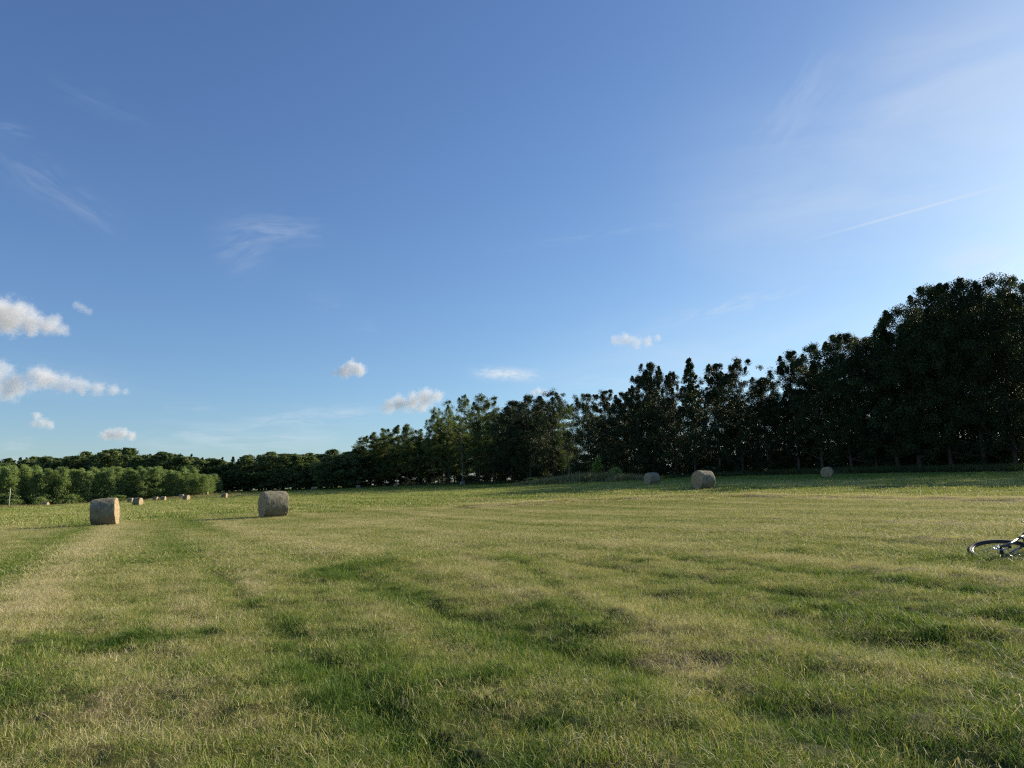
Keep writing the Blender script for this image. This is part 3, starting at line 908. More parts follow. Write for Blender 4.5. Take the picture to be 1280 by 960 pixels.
# ------------------------------------------------------------------ hay bales
def bale_mats():
    m, nt, out = new_mat('net_wrapped_hay')
    L = nt.links.new
    tc = N(nt, 'ShaderNodeTexCoord')
    mp = N(nt, 'ShaderNodeMapping', ins={'Scale': (1.0, 0.25, 0.25)})
    L(tc.outputs['Object'], mp.inputs[0])
    n1 = N(nt, 'ShaderNodeTexNoise', ins={'Scale': 22, 'Detail': 6, 'Roughness': 0.7})
    n2 = N(nt, 'ShaderNodeTexNoise', ins={'Scale': 3.2, 'Detail': 5, 'Roughness': 0.65})
    n3 = N(nt, 'ShaderNodeTexNoise', ins={'Scale': 75, 'Detail': 3})
    L(mp.outputs[0], n1.inputs[0]); L(tc.outputs['Object'], n2.inputs[0]); L(tc.outputs['Object'], n3.inputs[0])
    f = math_node(nt, 'ADD', math_node(nt, 'MULTIPLY', n1.outputs['Fac'], 0.45), math_node(nt, 'MULTIPLY', n2.outputs['Fac'], 0.35))
    f = math_node(nt, 'ADD', f, math_node(nt, 'MULTIPLY', n3.outputs['Fac'], 0.25))
    col = ramp(nt, [(0.36, (0.1, 0.085, 0.052)), (0.5, (0.195, 0.176, 0.115)), (0.6, (0.275, 0.252, 0.175)), (0.72, (0.4, 0.37, 0.25))], f)
    p = N(nt, 'ShaderNodeBsdfPrincipled', ins={'Roughness': 0.75, 'Specular IOR Level': 0.2})
    L(col, p.inputs['Base Color'])
    b = N(nt, 'ShaderNodeBump', ins={'Strength': 0.8, 'Distance': 0.03})
    L(f, b.inputs['Height']); L(b.outputs[0], p.inputs['Normal'])
    L(p.outputs[0], out.inputs[0])
    m2, nt, out = new_mat('rolled_hay_end')
    L = nt.links.new
    tc = N(nt, 'ShaderNodeTexCoord')
    sx = N(nt, 'ShaderNodeSeparateXYZ')
    L(tc.outputs['Object'], sx.inputs[0])
    rr = math_node(nt, 'SQRT', math_node(nt, 'ADD', math_node(nt, 'POWER', sx.outputs[1], 2), math_node(nt, 'POWER', sx.outputs[2], 2)))
    an = math_node(nt, 'ARCTAN2', sx.outputs[2], sx.outputs[1])
    n1 = N(nt, 'ShaderNodeTexNoise', ins={'Scale': 9, 'Detail': 6, 'Roughness': 0.7})
    L(tc.outputs['Object'], n1.inputs[0])
    ph = math_node(nt, 'ADD', math_node(nt, 'MULTIPLY', rr, 85), an)
    sp = math_node(nt, 'SINE', math_node(nt, 'ADD', ph, math_node(nt, 'MULTIPLY', n1.outputs['Fac'], 14)))
    f = math_node(nt, 'ADD', math_node(nt, 'MULTIPLY', sp, 0.12), n1.outputs['Fac'])
    col = ramp(nt, [(0.3, (0.17, 0.125, 0.07)), (0.5, (0.38, 0.285, 0.165)), (0.72, (0.56, 0.45, 0.29))], f)
    p = N(nt, 'ShaderNodeBsdfPrincipled', ins={'Roughness': 0.85, 'Specular IOR Level': 0.15})
    L(col, p.inputs['Base Color'])
    b = N(nt, 'ShaderNodeBump', ins={'Strength': 1.0, 'Distance': 0.05})
    L(f, b.inputs['Height']); L(b.outputs[0], p.inputs['Normal'])
    L(p.outputs[0], out.inputs[0])
    return m, m2
M_NET, M_END = bale_mats()
BR, BL = 0.63, 1.02

def bale_meshes(seed):
    rng = np.random.default_rng(seed)
    seg, rings = 56, 14
    def rad(a, t):
        r = BR * (1 - 0.03 * abs(t * 2 - 1) ** 6)
        r += 0.012 * math.sin(3 * a + seed) + 0.008 * math.sin(7 * a + 4 * t + seed)
        r += (float(vnoise(np.array([a * 6.0]), np.array([t * 9.0 + seed]), seed)[0]) - 0.5) * 0.03
        return r
    def pt(a, t, k=1.0):
        r = rad(a % (2 * math.pi), t) * k
        z = r * math.sin(a)
        z = max(z, -BR * 0.93)
        return [(t - 0.5) * BL, r * math.cos(a), z]
    V = [pt(2 * math.pi * k / seg, i / (rings - 1)) for i in range(rings) for k in range(seg)]
    Fq = [(i * seg + k, (i + 1) * seg + k, (i + 1) * seg + (k + 1) % seg, i * seg + (k + 1) % seg) for i in range(rings - 1) for k in range(seg)]
    body = mesh_from('net_wrap', V, Fq, M_NET, True)
    ends = []
    for s in (0, 1):
        VV, FF = [], []
        fr = [1.0, 0.985, 0.93, 0.8, 0.62, 0.44, 0.26, 0.1]
        off = [0, 0.02, 0.032, 0.025, 0.03, 0.022, 0.028, 0.02]
        for q, k in enumerate(fr):
            for j in range(seg):
                p = pt(2 * math.pi * j / seg, s, k)
                p[0] += (1 if s else -1) * (off[q] + (rng.normal(0, 0.007) if q > 0 else 0))
                VV.append(p)
        for q in range(len(fr) - 1):
            for j in range(seg):
                f = (q * seg + j, (q + 1) * seg + j, (q + 1) * seg + (j + 1) % seg, q * seg + (j + 1) % seg)
                FF.append(f if not s else f[::-1])
        last = tuple((len(fr) - 1) * seg + j for j in range(seg))
        FF.append(last if s else last[::-1])
        ends.append(mesh_from('end_face', VV, FF, M_END, True))
    # loose wisps sticking out of rims and wrap
    VV, FF, TT = [], [], []
    for k in range(520):
        if rng.uniform() < 0.6:
            s = rng.integers(0, 2); a = rng.uniform(0, 6.28); kk = rng.uniform(0.2, 1.0) ** 0.4
            p = np.array(pt(a, s, kk)); n = np.array((1.0 if s else -1.0, 0.5 * math.cos(a), 0.5 * math.sin(a)))
        else:
            a = rng.uniform(0, 6.28); p = np.array(pt(a, rng.uniform(0, 1))); n = np.array((rng.normal(0, 0.5), math.cos(a), math.sin(a)))
        n = n + rng.normal(0, 0.7, 3); n /= np.linalg.norm(n)
        l = rng.uniform(0.03, 0.11)
        t = np.cross(n, rng.normal(0, 1, 3)); t *= 0.004 / np.linalg.norm(t)
        o = len(VV)
        q = p + n * l + np.array((0, 0, -0.02))
        VV += [p - t, p + t, q + t * 0.5, q - t * 0.5]
        FF.append((o, o + 1, o + 2, o + 3)); TT += [rng.uniform()] * 4
    wisps = mesh_from('straw_wisps', VV, FF, M_STRAW, False, attrs={'tint': TT})
    return body, ends, wisps
BALES = [bale_meshes(s) for s in range(3)]

def hay_bale(px, depth, yaw, label, group='round hay bales scattered over the meadow', tilt=0.0, s=1.0, small=False, var=0, roll=0.0, sl=1.0):
    """yaw: turn of the bale's axis away from square-on to the sight line, right end towards the viewer when positive"""
    x, y = px_to_x(px, depth), depth
    b, e, w = BALES[var % 3]
    o = link('hay_bale', b)
    for m in e: link('end_face', m, o)
    if not small: link('straw_wisps', w, o)
    az = math.atan2(x, y)
    o.rotation_mode = 'XYZ'
    o.rotation_euler = Euler((roll, -R(tilt), -az - R(yaw)), 'XYZ')
    o.scale = (s * sl, s, s)
    o.location = (x, y, gz(x, y) + BR * 0.93 * s - 0.025)
    return tag(o, label, 'hay bale', group)

hay_bale(134, 32, 10, 'large greyish round bale in the left foreground, its right end glowing in the sun', tilt=4.5, var=0, s=1.0, sl=0.9)
hay_bale(343, 34, -17, 'large tan round bale standing alone in mid meadow with its left end in shade', tilt=-0.5, var=1, s=1.02)
hay_bale(879, 48, -38, 'sunlit round bale at the shadow edge below the pointed tree, dark left end', var=2)
hay_bale(815, 69, -32, 'grey shaded round bale left of the sunlit one, before the dark belt', var=0)
hay_bale(1035, 79, -80, 'round bale in deep shade at the right, its circular end facing the viewer', var=1)
hay_bale(174, 111, 32, 'dark-sided round bale with bright orange end, first beyond the large left one', var=2)
hay_bale(164.5, 165, 20, 'half-hidden small bale behind the bright-ended one', small=True)
hay_bale(196, 185, 28, 'left one of two touching small bales before the plantation', small=True, var=1)
hay_bale(205.5, 186, 22, 'right one of two touching small bales before the plantation', small=True, var=2)
hay_bale(234, 160, 34, 'small bale with sunny end before the right end of the plantation', small=True)
hay_bale(228, 205, 20, 'tiny bale peeping out behind the sunny-ended one', small=True, var=1)
hay_bale(259, 222, 25, 'tiny bale just past the right end of the plantation', small=True, var=2)
hay_bale(281.5, 172, 20, 'small bale on the bright strip before the dark forest', small=True)
hay_bale(60, 188, 30, 'small bale in the dry grass at the foot of the plantation, leftmost of all', small=True, var=1)
hay_bale(392, 232, -15, 'tiny grey bale in the forest shade, left of the grove', small=True, var=2)
hay_bale(448, 222, -8, 'small pale bale in shade at the left corner of the grove', small=True)
hay_bale(495, 224, -8, 'small pale bale in shade under the middle of the grove', small=True, var=1)
hay_bale(578, 196, -12, 'small pale bale in shade under the tree with the pale trunk', small=True, var=2)

# thin pole at the plantation edge
mb = MB()
d = 180
xx = px_to_x(14, d)
mb.tube([(0, 0, -0.3), (0.01, 0, 2.4), (0.0, 0.01, 4.7)], [0.1, 0.09, 0.075], 10)
mb.tube([(0, 0, 4.69), (0, 0, 4.74)], [0.085, 0.06], 10)
M_POLE = simple_mat('weathered_pole_wood', (0.5, 0.47, 0.42), 0.8, noise=0.25, nscale=9, bump=0.3)
o = mb.obj('pole', M_POLE)
o.location = (xx, d, gz(xx, d))
tag(o, 'thin pale upright pole before the young plantation at far left', 'pole')

# ------------------------------------------------------------------ bicycle lying in the grass
M_FRAME = simple_mat('black_frame_paint', (0.016, 0.016, 0.016), 0.5, noise=0.1, spec=0.3)
M_TYRE = simple_mat('black_rubber', (0.016, 0.016, 0.017), 0.75, noise=0.3, nscale=60, bump=0.4)
M_RIM = simple_mat('dark_anodised_rim', (0.05, 0.05, 0.05), 0.4, metal=0.6, noise=0.08)
M_STEEL = simple_mat('polished_steel', (0.62, 0.62, 0.64), 0.25, metal=1.0, noise=0.06)
M_FORK = simple_mat('dark_fork_paint', (0.06, 0.06, 0.06), 0.3, noise=0.06, spec=0.6)
M_STANCHION = simple_mat('stanchion_anodised', (0.09, 0.088, 0.085), 0.5, metal=0.0, noise=0.05)
M_GRIP = simple_mat('grip_rubber', (0.02, 0.02, 0.02), 0.8, noise=0.2, nscale=80, bump=0.4)
M_SADDLE = simple_mat('saddle_cover', (0.025, 0.025, 0.026), 0.55, noise=0.2, nscale=40)

def build_bike():
    FA, RA, BB = (0.575, 0, 0.365), (-0.60, 0, 0.365), (-0.16, 0, 0.33)
    WR = 0.365
    root = link('bicycle', None)
    tag(root, 'black mountain bike lying in the grass, its front wheel showing at the right edge', 'bicycle')
    def wheel(c):
        w = MB().ring(c, WR - 0.052, 0.012, n=64, seg=8, squash=1.2).obj('wheel', M_RIM, root)   # rim carries the rest
        w.name = 'wheel'
        t = MB().ring(c, WR - 0.024, 0.024, n=72, seg=10)
        for i in range(72):                       # tread blocks
            a = 2 * math.pi * i / 72
            for yy in (-0.014, 0.0, 0.014):
                aa = a + (0.02 if yy == 0 else 0)
                rr = WR - 0.001 - (0.004 if yy else 0)
                t.box((c[0] + math.cos(aa) * rr, yy, c[2] + math.sin(aa) * rr), (0.008, 0.01, 0.016), Matrix.Rotation(-aa, 3, 'Y'))
        t.obj('tyre', M_TYRE, w)
        s = MB()
        for i in range(32):
            a = 2 * math.pi * i / 32
            b = a + (0.55 if i % 4 < 2 else -0.55)
            yy = 0.03 if i % 2 else -0.03
            s.tube([(c[0] + 0.026 * math.cos(b), yy, c[2] + 0.026 * math.sin(b)), (c[0] + (WR - 0.06) * math.cos(a), 0, c[2] + (WR - 0.06) * math.sin(a))], 0.0013, 4)
        s.obj('spokes', M_STEEL, w)
        h = MB().tube([(c[0], y, c[2]) for y in (-0.055, -0.035, -0.03, -0.02, 0.02, 0.03, 0.035, 0.055)], [0.012, 0.014, 0.03, 0.02, 0.02, 0.03, 0.014, 0.012], 16)
        h.obj('hub', M_FRAME, w)
        dsc = MB().ring((c[0], 0.04, c[2]), 0.077, 0.009, n=40, seg=6, squash=0.12)
        for i in range(6):
            a = i * math.pi / 3
            dsc.tube([(c[0] + 0.02 * math.cos(a), 0.04, c[2] + 0.02 * math.sin(a)), (c[0] + 0.07 * math.cos(a + 0.4), 0.04, c[2] + 0.07 * math.sin(a + 0.4))], 0.003, 5)
        dsc.obj('brake_disc', M_STEEL, w)
        return w
    wheel(FA); wheel(RA)
    hd = Vector((-math.cos(R(68)), 0, math.sin(R(68))))
    fw = Vector((math.sin(R(68)), 0, math.cos(R(68))))
    crown = Vector(FA) - fw * 0.045 + hd * 0.50
    top = crown + hd * 0.12
    stc = Vector((-0.315, 0, 0.80))
    f = MB()
    f.tube([crown + hd * 0.02, top], 0.026, 14)
    f.tube([top - hd * 0.03, (0.0, 0, 0.86), stc], [0.022, 0.02, 0.018], 12)
    f.tube([crown + hd * 0.045, (0.1, 0, 0.58), BB], [0.028, 0.03, 0.027], 12)
    f.tube([BB, stc + Vector((-0.02, 0, 0.05))], [0.02, 0.018], 12)
    f.tube([(BB[0], -0.045, BB[2]), (BB[0], 0.045, BB[2])], 0.026, 14)
    for s in (-1, 1):
        f.tube([(BB[0], s * 0.03, BB[2]), (-0.3, s * 0.055, 0.345), (RA[0], s * 0.068, RA[2])], [0.014, 0.012, 0.01], 8)
        f.tube([stc + Vector((0, s * 0.015, 0)), (-0.42, s * 0.05, 0.64), (RA[0], s * 0.068, RA[2])], [0.01, 0.01, 0.009], 8)
    f.obj('frame', M_FRAME, root)
    k = MB()
    for s in (-1, 1):
        off = Vector((0, s * 0.062, 0))
        a = Vector(FA) + off
        b = crown + off
        k.tube([a - hd * 0.02, a - fw * 0.02 + hd * 0.03, a - fw * 0.045 + hd * 0.06, b - hd * 0.2], [0.012, 0.015, 0.018, 0.018], 12)
    k.tube([crown + Vector((0, -0.075, 0.0)), crown + Vector((0, -0.06, 0.02)), crown + Vector((0, 0.06, 0.02)), crown + Vector((0, 0.075, 0))], [0.022, 0.026, 0.026, 0.022], 12)
    k.tube([Vector(FA) - fw * 0.06 + hd * 0.40 + Vector((0, -0.062, 0)), Vector(FA) - fw * 0.1 + hd * 0.43, Vector(FA) - fw * 0.06 + hd * 0.40 + Vector((0, 0.062, 0))], 0.012, 8)
    fk = k.obj('fork', M_FORK, root)
    st = MB()
    for s in (-1, 1):
        b = crown + Vector((0, s * 0.062, 0))
        st.tube([b - hd * 0.21, b], 0.016, 12)
    st.obj('stanchions', M_STANCHION, fk)
    MB().box(Vector(FA) + Vector((-0.09, 0.048, 0.05)), (0.03, 0.03, 0.05)).obj('brake_caliper', M_FRAME, fk, False)
    stem = MB()
    bar = top + hd * 0.05 + fw * 0.06
    stem.tube([top, top + hd * 0.07], 0.018, 12)
    stem.tube([top + hd * 0.045, bar], [0.018, 0.017], 12)
    stem.obj('stem', M_FRAME, root)
    hb = MB()
    HBW = 0.255
    hb.tube([bar + Vector((-0.05, -HBW, 0.03)), bar + Vector((-0.02, -0.14, 0.025)), bar + Vector((0, -0.05, 0)), bar + Vector((0, 0.05, 0)), bar + Vector((-0.02, 0.14, 0.025)), bar + Vector((-0.05, HBW, 0.03))], 0.0145, 12)
    h = hb.obj('handlebar', M_FRAME, root)
    for s in (-1, 1):
        MB().tube([bar + Vector((-0.035, s * 0.2, 0.028)), bar + Vector((-0.05, s * (HBW + 0.005), 0.03))], 0.018, 14).obj('grip', M_GRIP, h)
        MB().tube([bar + Vector((-0.02, s * 0.16, 0.02)), bar + Vector((0.03, s * 0.19, -0.01)), bar + Vector((0.025, s * 0.22, -0.02))], [0.009, 0.007, 0.006], 8).obj('brake_lever', M_STEEL, h)
    sp = MB().tube([stc, stc + Vector((-0.055, 0, 0.15))], 0.0145, 12).obj('seat_post', M_STEEL, root)
    sd = MB()
    prof = [(0.14, 0.018, 0.0), (0.1, 0.024, 0.004), (0.02, 0.034, 0.004), (-0.05, 0.058, 0.006), (-0.1, 0.072, 0.012), (-0.135, 0.06, 0.014)]
    V, Fc = [], []
    sc = stc + Vector((-0.055, 0, 0.185))
    for x, w, z in prof:
        for q in range(12):
            a = 2 * math.pi * q / 12
            V.append(sc + Vector((x, w * math.cos(a), z + 0.022 * math.sin(a))))
    for i in range(len(prof) - 1):
        for q in range(12):
            Fc.append((i * 12 + q, i * 12 + (q + 1) % 12, (i + 1) * 12 + (q + 1) % 12, (i + 1) * 12 + q))
    Fc += [tuple(range(12))[::-1], tuple(60 + q for q in range(12))]
    sd.add((V, Fc)); sd.obj('saddle', M_SADDLE, root)
    cr = MB()
    bb = Vector(BB)
    cr.ring(bb + Vector((0, -0.05, 0)), 0.085, 0.008, n=48, seg=6, squash=0.4)
    for i in range(4):
        a = i * math.pi / 2 + 0.4
        cr.tube([bb + Vector((0, -0.05, 0)), bb + Vector((0.08 * math.cos(a), -0.05, 0.08 * math.sin(a)))], 0.008, 6)
    e = []
    for s in (-1, 1):
        tip = bb + Vector((s * 0.16, s * 0.075, s * 0.05))
        cr.tube([bb + Vector((0, s * 0.06, 0)), tip], [0.014, 0.01], 8); e.append((s, tip))
    crk = cr.obj('crankset', M_FRAME, root)
    for s, tip in e:
        MB().box(tip + Vector((0, s * 0.05, 0)), (0.09, 0.085, 0.018)).obj('pedal', M_GRIP, crk, False)
    ch = MB()
    ch.tube([bb + Vector((0, -0.05, 0.085)), Vector(RA) + Vector((0, -0.045, 0.045))], 0.004, 6)
    ch.tube([bb + Vector((0, -0.05, -0.085)), Vector(RA) + Vector((0.02, -0.045, -0.11)), Vector(RA) + Vector((0, -0.045, -0.045))], 0.004, 6)
    ch.obj('chain', M_STEEL, root)
    MB().tube([Vector(RA) + Vector((0, -0.03, 0)), Vector(RA) + Vector((0, -0.06, 0))], [0.075, 0.03], 20).obj('sprockets', M_STEEL, root)
    # lay it down: left side up, wheels towards the viewer, handlebar away
    tilt = R(16)
    va = R(34.7)                                  # direction of sight to the bicycle
    e1, e2 = Vector((math.cos(va), -math.sin(va), 0)), Vector((math.sin(va), math.cos(va), 0))
    ba = R(4)
    away = (e2 * math.cos(tilt) + Vector((0, 0, math.sin(tilt)))).normalized()
    Fd = -(e1 * math.cos(ba) - away * math.sin(ba))
    U = (e1 * math.sin(ba) + away * math.cos(ba)).normalized()
    Nn = U.cross(Fd).normalized()
    M = Matrix((Fd, Nn, U)).transposed()
    ax = world_at(1252, 689, 9.2)
    g = gz(ax.x, ax.y)
    ax.z = max(ax.z, g + 0.13)
    loc = ax - M @ Vector(FA)
    root.matrix_world = Matrix.Translation(loc) @ M.to_4x4()
build_bike()

# ------------------------------------------------------------------ sky
w = bpy.data.worlds.new('World')
scene.world = w
w.use_nodes = True
nt = w.node_tree
nt.nodes.clear()
L = nt.links.new
out = nt.nodes.new('ShaderNodeOutputWorld')
bg = nt.nodes.new('ShaderNodeBackground')
bg.inputs['Strength'].default_value = 0.071
sky = nt.nodes.new('ShaderNodeTexSky')
sky.sky_type = 'NISHITA'
sky.sun_disc = False
sky.sun_elevation = R(SUN_EL)
sky.sun_rotation = R(SUN_AZ)
sky.air_density, sky.dust_density, sky.ozone_density = 1.0, 0.5, 3.0
tint = nt.nodes.new('ShaderNodeMix')
tint.data_type, tint.blend_type, tint.clamp_result = 'RGBA', 'MULTIPLY', False
tint.inputs[0].default_value = 1
tint.inputs[7].default_value = (0.9, 1.03, 1.145, 1)
L(sky.outputs[0], tint.inputs[6])
tcw = nt.nodes.new('ShaderNodeTexCoord')
DIRW = tcw.outputs['Generated']

def vdot(v):
    n = nt.nodes.new('ShaderNodeVectorMath')
    n.operation = 'DOT_PRODUCT'
    L(DIRW, n.inputs[0])
    n.inputs[1].default_value = v
    return n.outputs['Value']

def sight(px, py):
    return (CAM_R @ Vector(((px - CX) / F_PX, -(py - CY) / F_PX, -1))).normalized()

def wisp(a, b, width, amount, seed, detail=0.65, lo=0.35, hi=0.75, stretch=5.0):
    """thin high cloud between two sight lines; width in degrees"""
    A_, B_ = sight(*a), sight(*b)
    c = (A_ + B_).normalized()
    u = (B_ - A_)
    hl = u.length / 2
    u = (u - c * u.dot(c)).normalized()
    v = c.cross(u)
    hw = math.radians(width)
    pa = math_node(nt, 'DIVIDE', vdot(u), hl)
    pb = math_node(nt, 'DIVIDE', vdot(v), hw)
    r2 = math_node(nt, 'ADD', math_node(nt, 'POWER', math_node(nt, 'ABSOLUTE', pa), 3), math_node(nt, 'MULTIPLY', pb, pb))
    cx = nt.nodes.new('ShaderNodeCombineXYZ')
    L(math_node(nt, 'MULTIPLY', pa, hl / hw / stretch * 1.3), cx.inputs[0]); L(math_node(nt, 'MULTIPLY', pb, 1.3), cx.inputs[1])
    cx.inputs[2].default_value = seed * 3.7
    nz = N(nt, 'ShaderNodeTexNoise', ins={'Scale': 1.0, 'Detail': 7, 'Roughness': detail, 'Distortion': 0.6})
    L(cx.outputs[0], nz.inputs['Vector'])
    m = nt.nodes.new('ShaderNodeMapRange')
    m.interpolation_type = 'SMOOTHSTEP'
    L(nz.outputs['Fac'], m.inputs[0])
    m.inputs[1].default_value, m.inputs[2].default_value = lo, hi
    g = math_node(nt, 'POWER', 2.718, math_node(nt, 'MULTIPLY', r2, -1.0))
    front = math_node(nt, 'GREATER_THAN', vdot(c), 0.2)
    return math_node(nt, 'MULTIPLY', math_node(nt, 'MULTIPLY', math_node(nt, 'MULTIPLY', g, m.outputs[0]), front), amount)

WISPS = [((285, 290), (395, 288), 1.0, 0.26, 1), ((275, 325), (330, 300), 1.6, 0.2, 2), ((0, 190), (140, 282), 1.1, 0.14, 3), ((-20, 155), (35, 166), 0.5, 0.10, 4),
         ((318, 524), (465, 516), 0.6, 0.42, 5), ((190, 550), (420, 548), 1.1, 0.42, 6), ((825, 405), (990, 363), 0.55, 0.3, 7), ((965, 180), (1040, 70), 1.4, 0.16, 8),
         ((640, 310), (890, 272), 0.4, 0.08, 9), ((860, 270), (1330, 200), 5.5, 0.36, 10, 0.6, 0.1, 0.8, 4.0), ((690, 482), (790, 478), 0.6, 0.22, 11), ((700, 470), (1150, 410), 3.2, 0.3, 12, 0.6, 0.15, 0.8, 4.0),
         ((598, 466), (668, 469), 0.42, 0.85, 13, 0.6, 0.25, 0.6, 3.0), ((440, 405), (474, 409), 0.5, 0.10, 14), ((1060, 130), (1330, 60), 5.0, 0.3, 15, 0.6, 0.15, 0.8, 3.0), ((210, 508), (270, 512), 0.35, 0.15, 16),
         ((1170, 345), (1300, 318), 1.6, 0.5, 17, 0.6, 0.3, 0.65, 2.5), ((60, 100), (190, 160), 0.7, 0.05, 18), ((380, 375), (440, 380), 1.2, 0.05, 19),
         ((1040, 292), (1250, 233), 0.075, 0.36, 20, 0.5, 0.1, 0.45, 12.0), ((40, 560), (0, 566), 0.8, 0.3, 21), ((-30, 455), (170, 490), 1.2, 0.12, 22)]
tot = None
for wsp in WISPS:
    q = wisp(*wsp)
    tot = q if tot is None else math_node(nt, 'ADD', tot, q)
cir = nt.nodes.new('ShaderNodeMix')
cir.data_type, cir.blend_type = 'RGBA', 'MIX'
cir.clamp_result = False
L(math_node(nt, 'MINIMUM', tot, 0.9), cir.inputs[0])
sep, com = nt.nodes.new('ShaderNodeSeparateColor'), nt.nodes.new('ShaderNodeCombineColor')
L(tint.outputs[2], sep.inputs[0])
L(sep.outputs[0], com.inputs[0]); L(sep.outputs[1], com.inputs[1])
L(math_node(nt, 'MULTIPLY', math_node(nt, 'POWER', math_node(nt, 'MULTIPLY', sep.outputs[2], 0.1545), 0.86), 6.47), com.inputs[2])
L(com.outputs[0], cir.inputs[6])
cir.inputs[7].default_value = (5.9, 6.5, 7.1, 1)
L(cir.outputs[2], bg.inputs['Color'])
L(bg.outputs[0], out.inputs[0])

# ------------------------------------------------------------------ cumulus clouds: real bodies of mist at about 1.1 km
import bmesh
def cloud(lobes, label, dens=1.0, seed=0, rough=0.75):
    """lobes: (px, py, radius in px) of each puff"""
    cx0 = sum(l[0] for l in lobes) / len(lobes); cy0 = sum(l[1] for l in lobes) / len(lobes)
    depth = 1100 * F_PX / max(60, 615 - cy0)
    org = world_at(cx0, cy0, depth)
    L3 = []
    for px, py, r in lobes:
        w3 = world_at(px, py, depth) - org
        rr = r * depth / F_PX
        L3.append((Vector((w3.x, ((px * 7 + seed) % 5 - 2) * rr * 0.15 + w3.y, w3.z)), rr))
    bm = bmesh.new()
    for c, rr in L3:
        bmesh.ops.create_icosphere(bm, subdivisions=2, radius=rr * 1.45, matrix=Matrix.Translation(c))
    res = bmesh.ops.convex_hull(bm, input=bm.verts)
    junk = list({g for g in res['geom_interior'] + res['geom_unused'] if isinstance(g, bmesh.types.BMVert)})
    bmesh.ops.delete(bm, geom=junk, context='VERTS')
    hull = set(g for g in res['geom'] if isinstance(g, bmesh.types.BMFace))
    bmesh.ops.delete(bm, geom=[f for f in bm.faces if f not in hull], context='FACES')
    bmesh.ops.recalc_face_normals(bm, faces=bm.faces)
    me = bpy.data.meshes.new('cloud')
    bm.to_mesh(me); bm.free()
    m, ct, cout = new_mat('cloud_mist')
    LL = ct.links.new
    tc = N(ct, 'ShaderNodeTexCoord')
    rmean = sum(rr for _, rr in L3) / len(L3)
    def nz(scale, det, off):
        mp = N(ct, 'ShaderNodeMapping', ins={'Scale': (scale / rmean,) * 3, 'Location': (seed * 3.1 + off, seed * 1.7, off)})
        LL(tc.outputs['Object'], mp.inputs[0])
        n = N(ct, 'ShaderNodeTexNoise', ins={'Scale': 1.0, 'Detail': det, 'Roughness': 0.62})
        LL(mp.outputs[0], n.inputs['Vector'])
        return n.outputs['Fac']
    f = None
    for c, rr in L3:
        d = N(ct, 'ShaderNodeVectorMath', operation='DISTANCE')
        LL(tc.outputs['Object'], d.inputs[0]); d.inputs[1].default_value = c
        q = math_node(ct, 'SUBTRACT', 1.0, math_node(ct, 'DIVIDE', d.outputs['Value'], rr))
        if f is None: f = q
        else:
            f = math_node(ct, 'SMOOTH_MAX', f, q, 0.7)
    f = math_node(ct, 'ADD', f, math_node(ct, 'MULTIPLY', math_node(ct, 'SUBTRACT', nz(1.3, 8, 0), 0.56), rough * 2.6))
    f = math_node(ct, 'ADD', f, math_node(ct, 'MULTIPLY', math_node(ct, 'SUBTRACT', nz(4.5, 4, 5.0), 0.5), 0.75))
    dn = math_node(ct, 'MULTIPLY', f, 1.5, clamp=True)
    dn = math_node(ct, 'MULTIPLY', dn, dens * 1.2 / rmean)
    vs = N(ct, 'ShaderNodeVolumeScatter', ins={'Anisotropy': 0.0, 'Color': (0.91, 0.93, 0.96, 1)})
    LL(dn, vs.inputs['Density'])
    LL(vs.outputs[0], cout.inputs['Volume'])
    me.materials.append(m)
    o = link('cloud', me, loc=org)
    tag(o, label, 'cloud', 'small fair-weather clouds low in the sky')
    return o
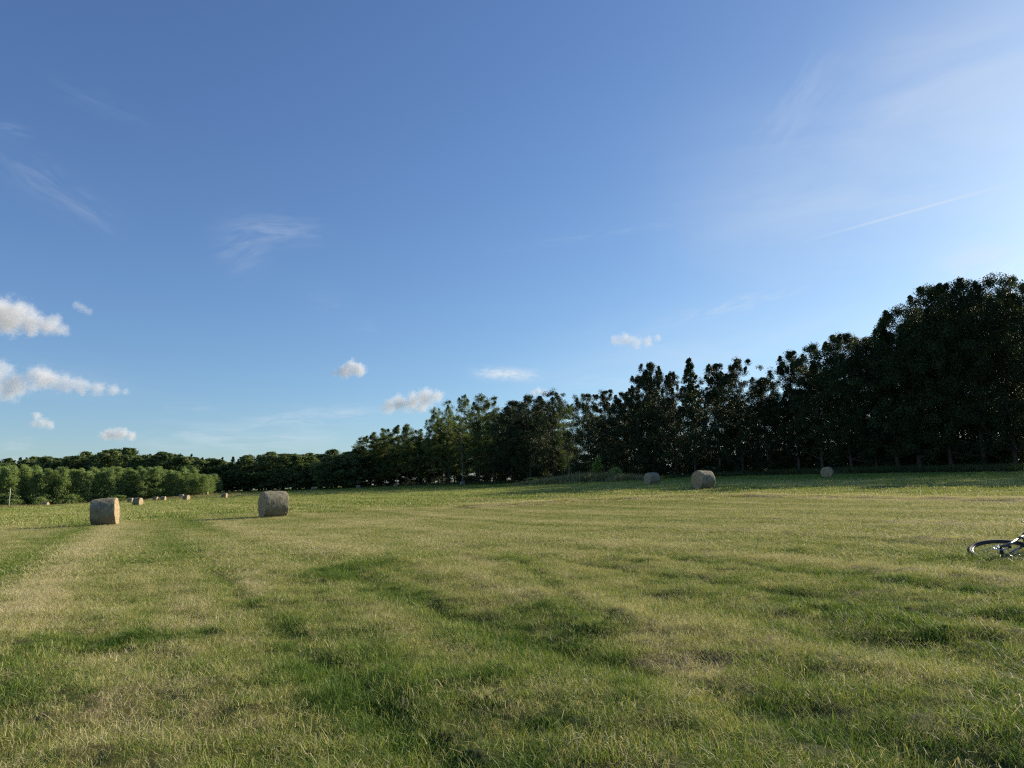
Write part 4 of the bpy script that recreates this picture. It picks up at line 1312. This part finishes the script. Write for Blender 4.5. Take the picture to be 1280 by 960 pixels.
CLOUDS = [
    ([(-24, 398, 26), (-2, 392, 26), (22, 394, 25), (42, 400, 20), (62, 408, 17), (12, 405, 20), (78, 413, 12), (68, 400, 10), (40, 410, 14)], 'puffy white cloud cut by the left edge, highest and largest of the left clouds', 1.0),
    ([(-8, 484, 22), (4, 462, 16), (22, 482, 20), (46, 470, 18), (64, 476, 17), (84, 480, 15), (104, 483, 14), (124, 486, 12), (142, 488, 10), (156, 489, 6), (14, 495, 12)], 'long ragged row of grey-white puffs at the left below the largest cloud', 0.8),
    ([(130, 544, 8), (141, 543, 10), (152, 542, 10), (163, 545, 8)], 'small neat oblong cloud just above the far forest', 1.0),
    ([(46, 520, 7), (50, 528, 9), (60, 531, 8), (40, 530, 6)], 'tiny ragged cloud between the long row and the left forest', 0.6),
    ([(441, 458, 11), (431, 464, 11), (449, 462, 11), (420, 467, 6)], 'small bright compact cloud alone left of the picture centre', 1.1),
    ([(486, 508, 12), (500, 504, 14), (516, 502, 15), (532, 497, 15), (546, 495, 11), (528, 508, 10)], 'white cloud sitting just left of the tall trees with the pale trunk', 1.0),
    ([(770, 425, 9), (782, 425, 11), (796, 427, 10), (810, 427, 9), (822, 423, 6)], 'small soft white cloud above the dark belt right of the centre', 0.55),
    ([(95, 381, 7), (102, 385, 8), (110, 389, 7)], 'faint torn shred of cloud right of the largest left cloud', 0.22),
    ([(1232, 348, 13), (1246, 341, 16), (1264, 336, 20), (1288, 334, 24)], 'pale cloud glowing above the highest tree at the right edge', 0.12),
    ([(667, 491, 5), (673, 489, 6), (680, 491, 5)], 'tiny white cloud touching the top of the round-crowned trees', 0.7),
]
for i, (lb, lab, dn) in enumerate(CLOUDS):
    cloud(lb, lab, dn, seed=i + 1)

scene.view_settings.view_transform = 'Standard'
scene.view_settings.look = 'None'
scene.view_settings.exposure = 0.8
scene.view_settings.gamma = 1
scene.cycles.max_bounces = 8
scene.cycles.diffuse_bounces = 3
scene.cycles.glossy_bounces = 2
scene.cycles.transmission_bounces = 3
scene.cycles.volume_bounces = 1
scene.cycles.volume_max_steps = 256
scene.cycles.transparent_max_bounces = 8
scene.cycles.use_denoising = False
scene.cycles.filter_width = 1.25
scene.cycles.use_adaptive_sampling = False
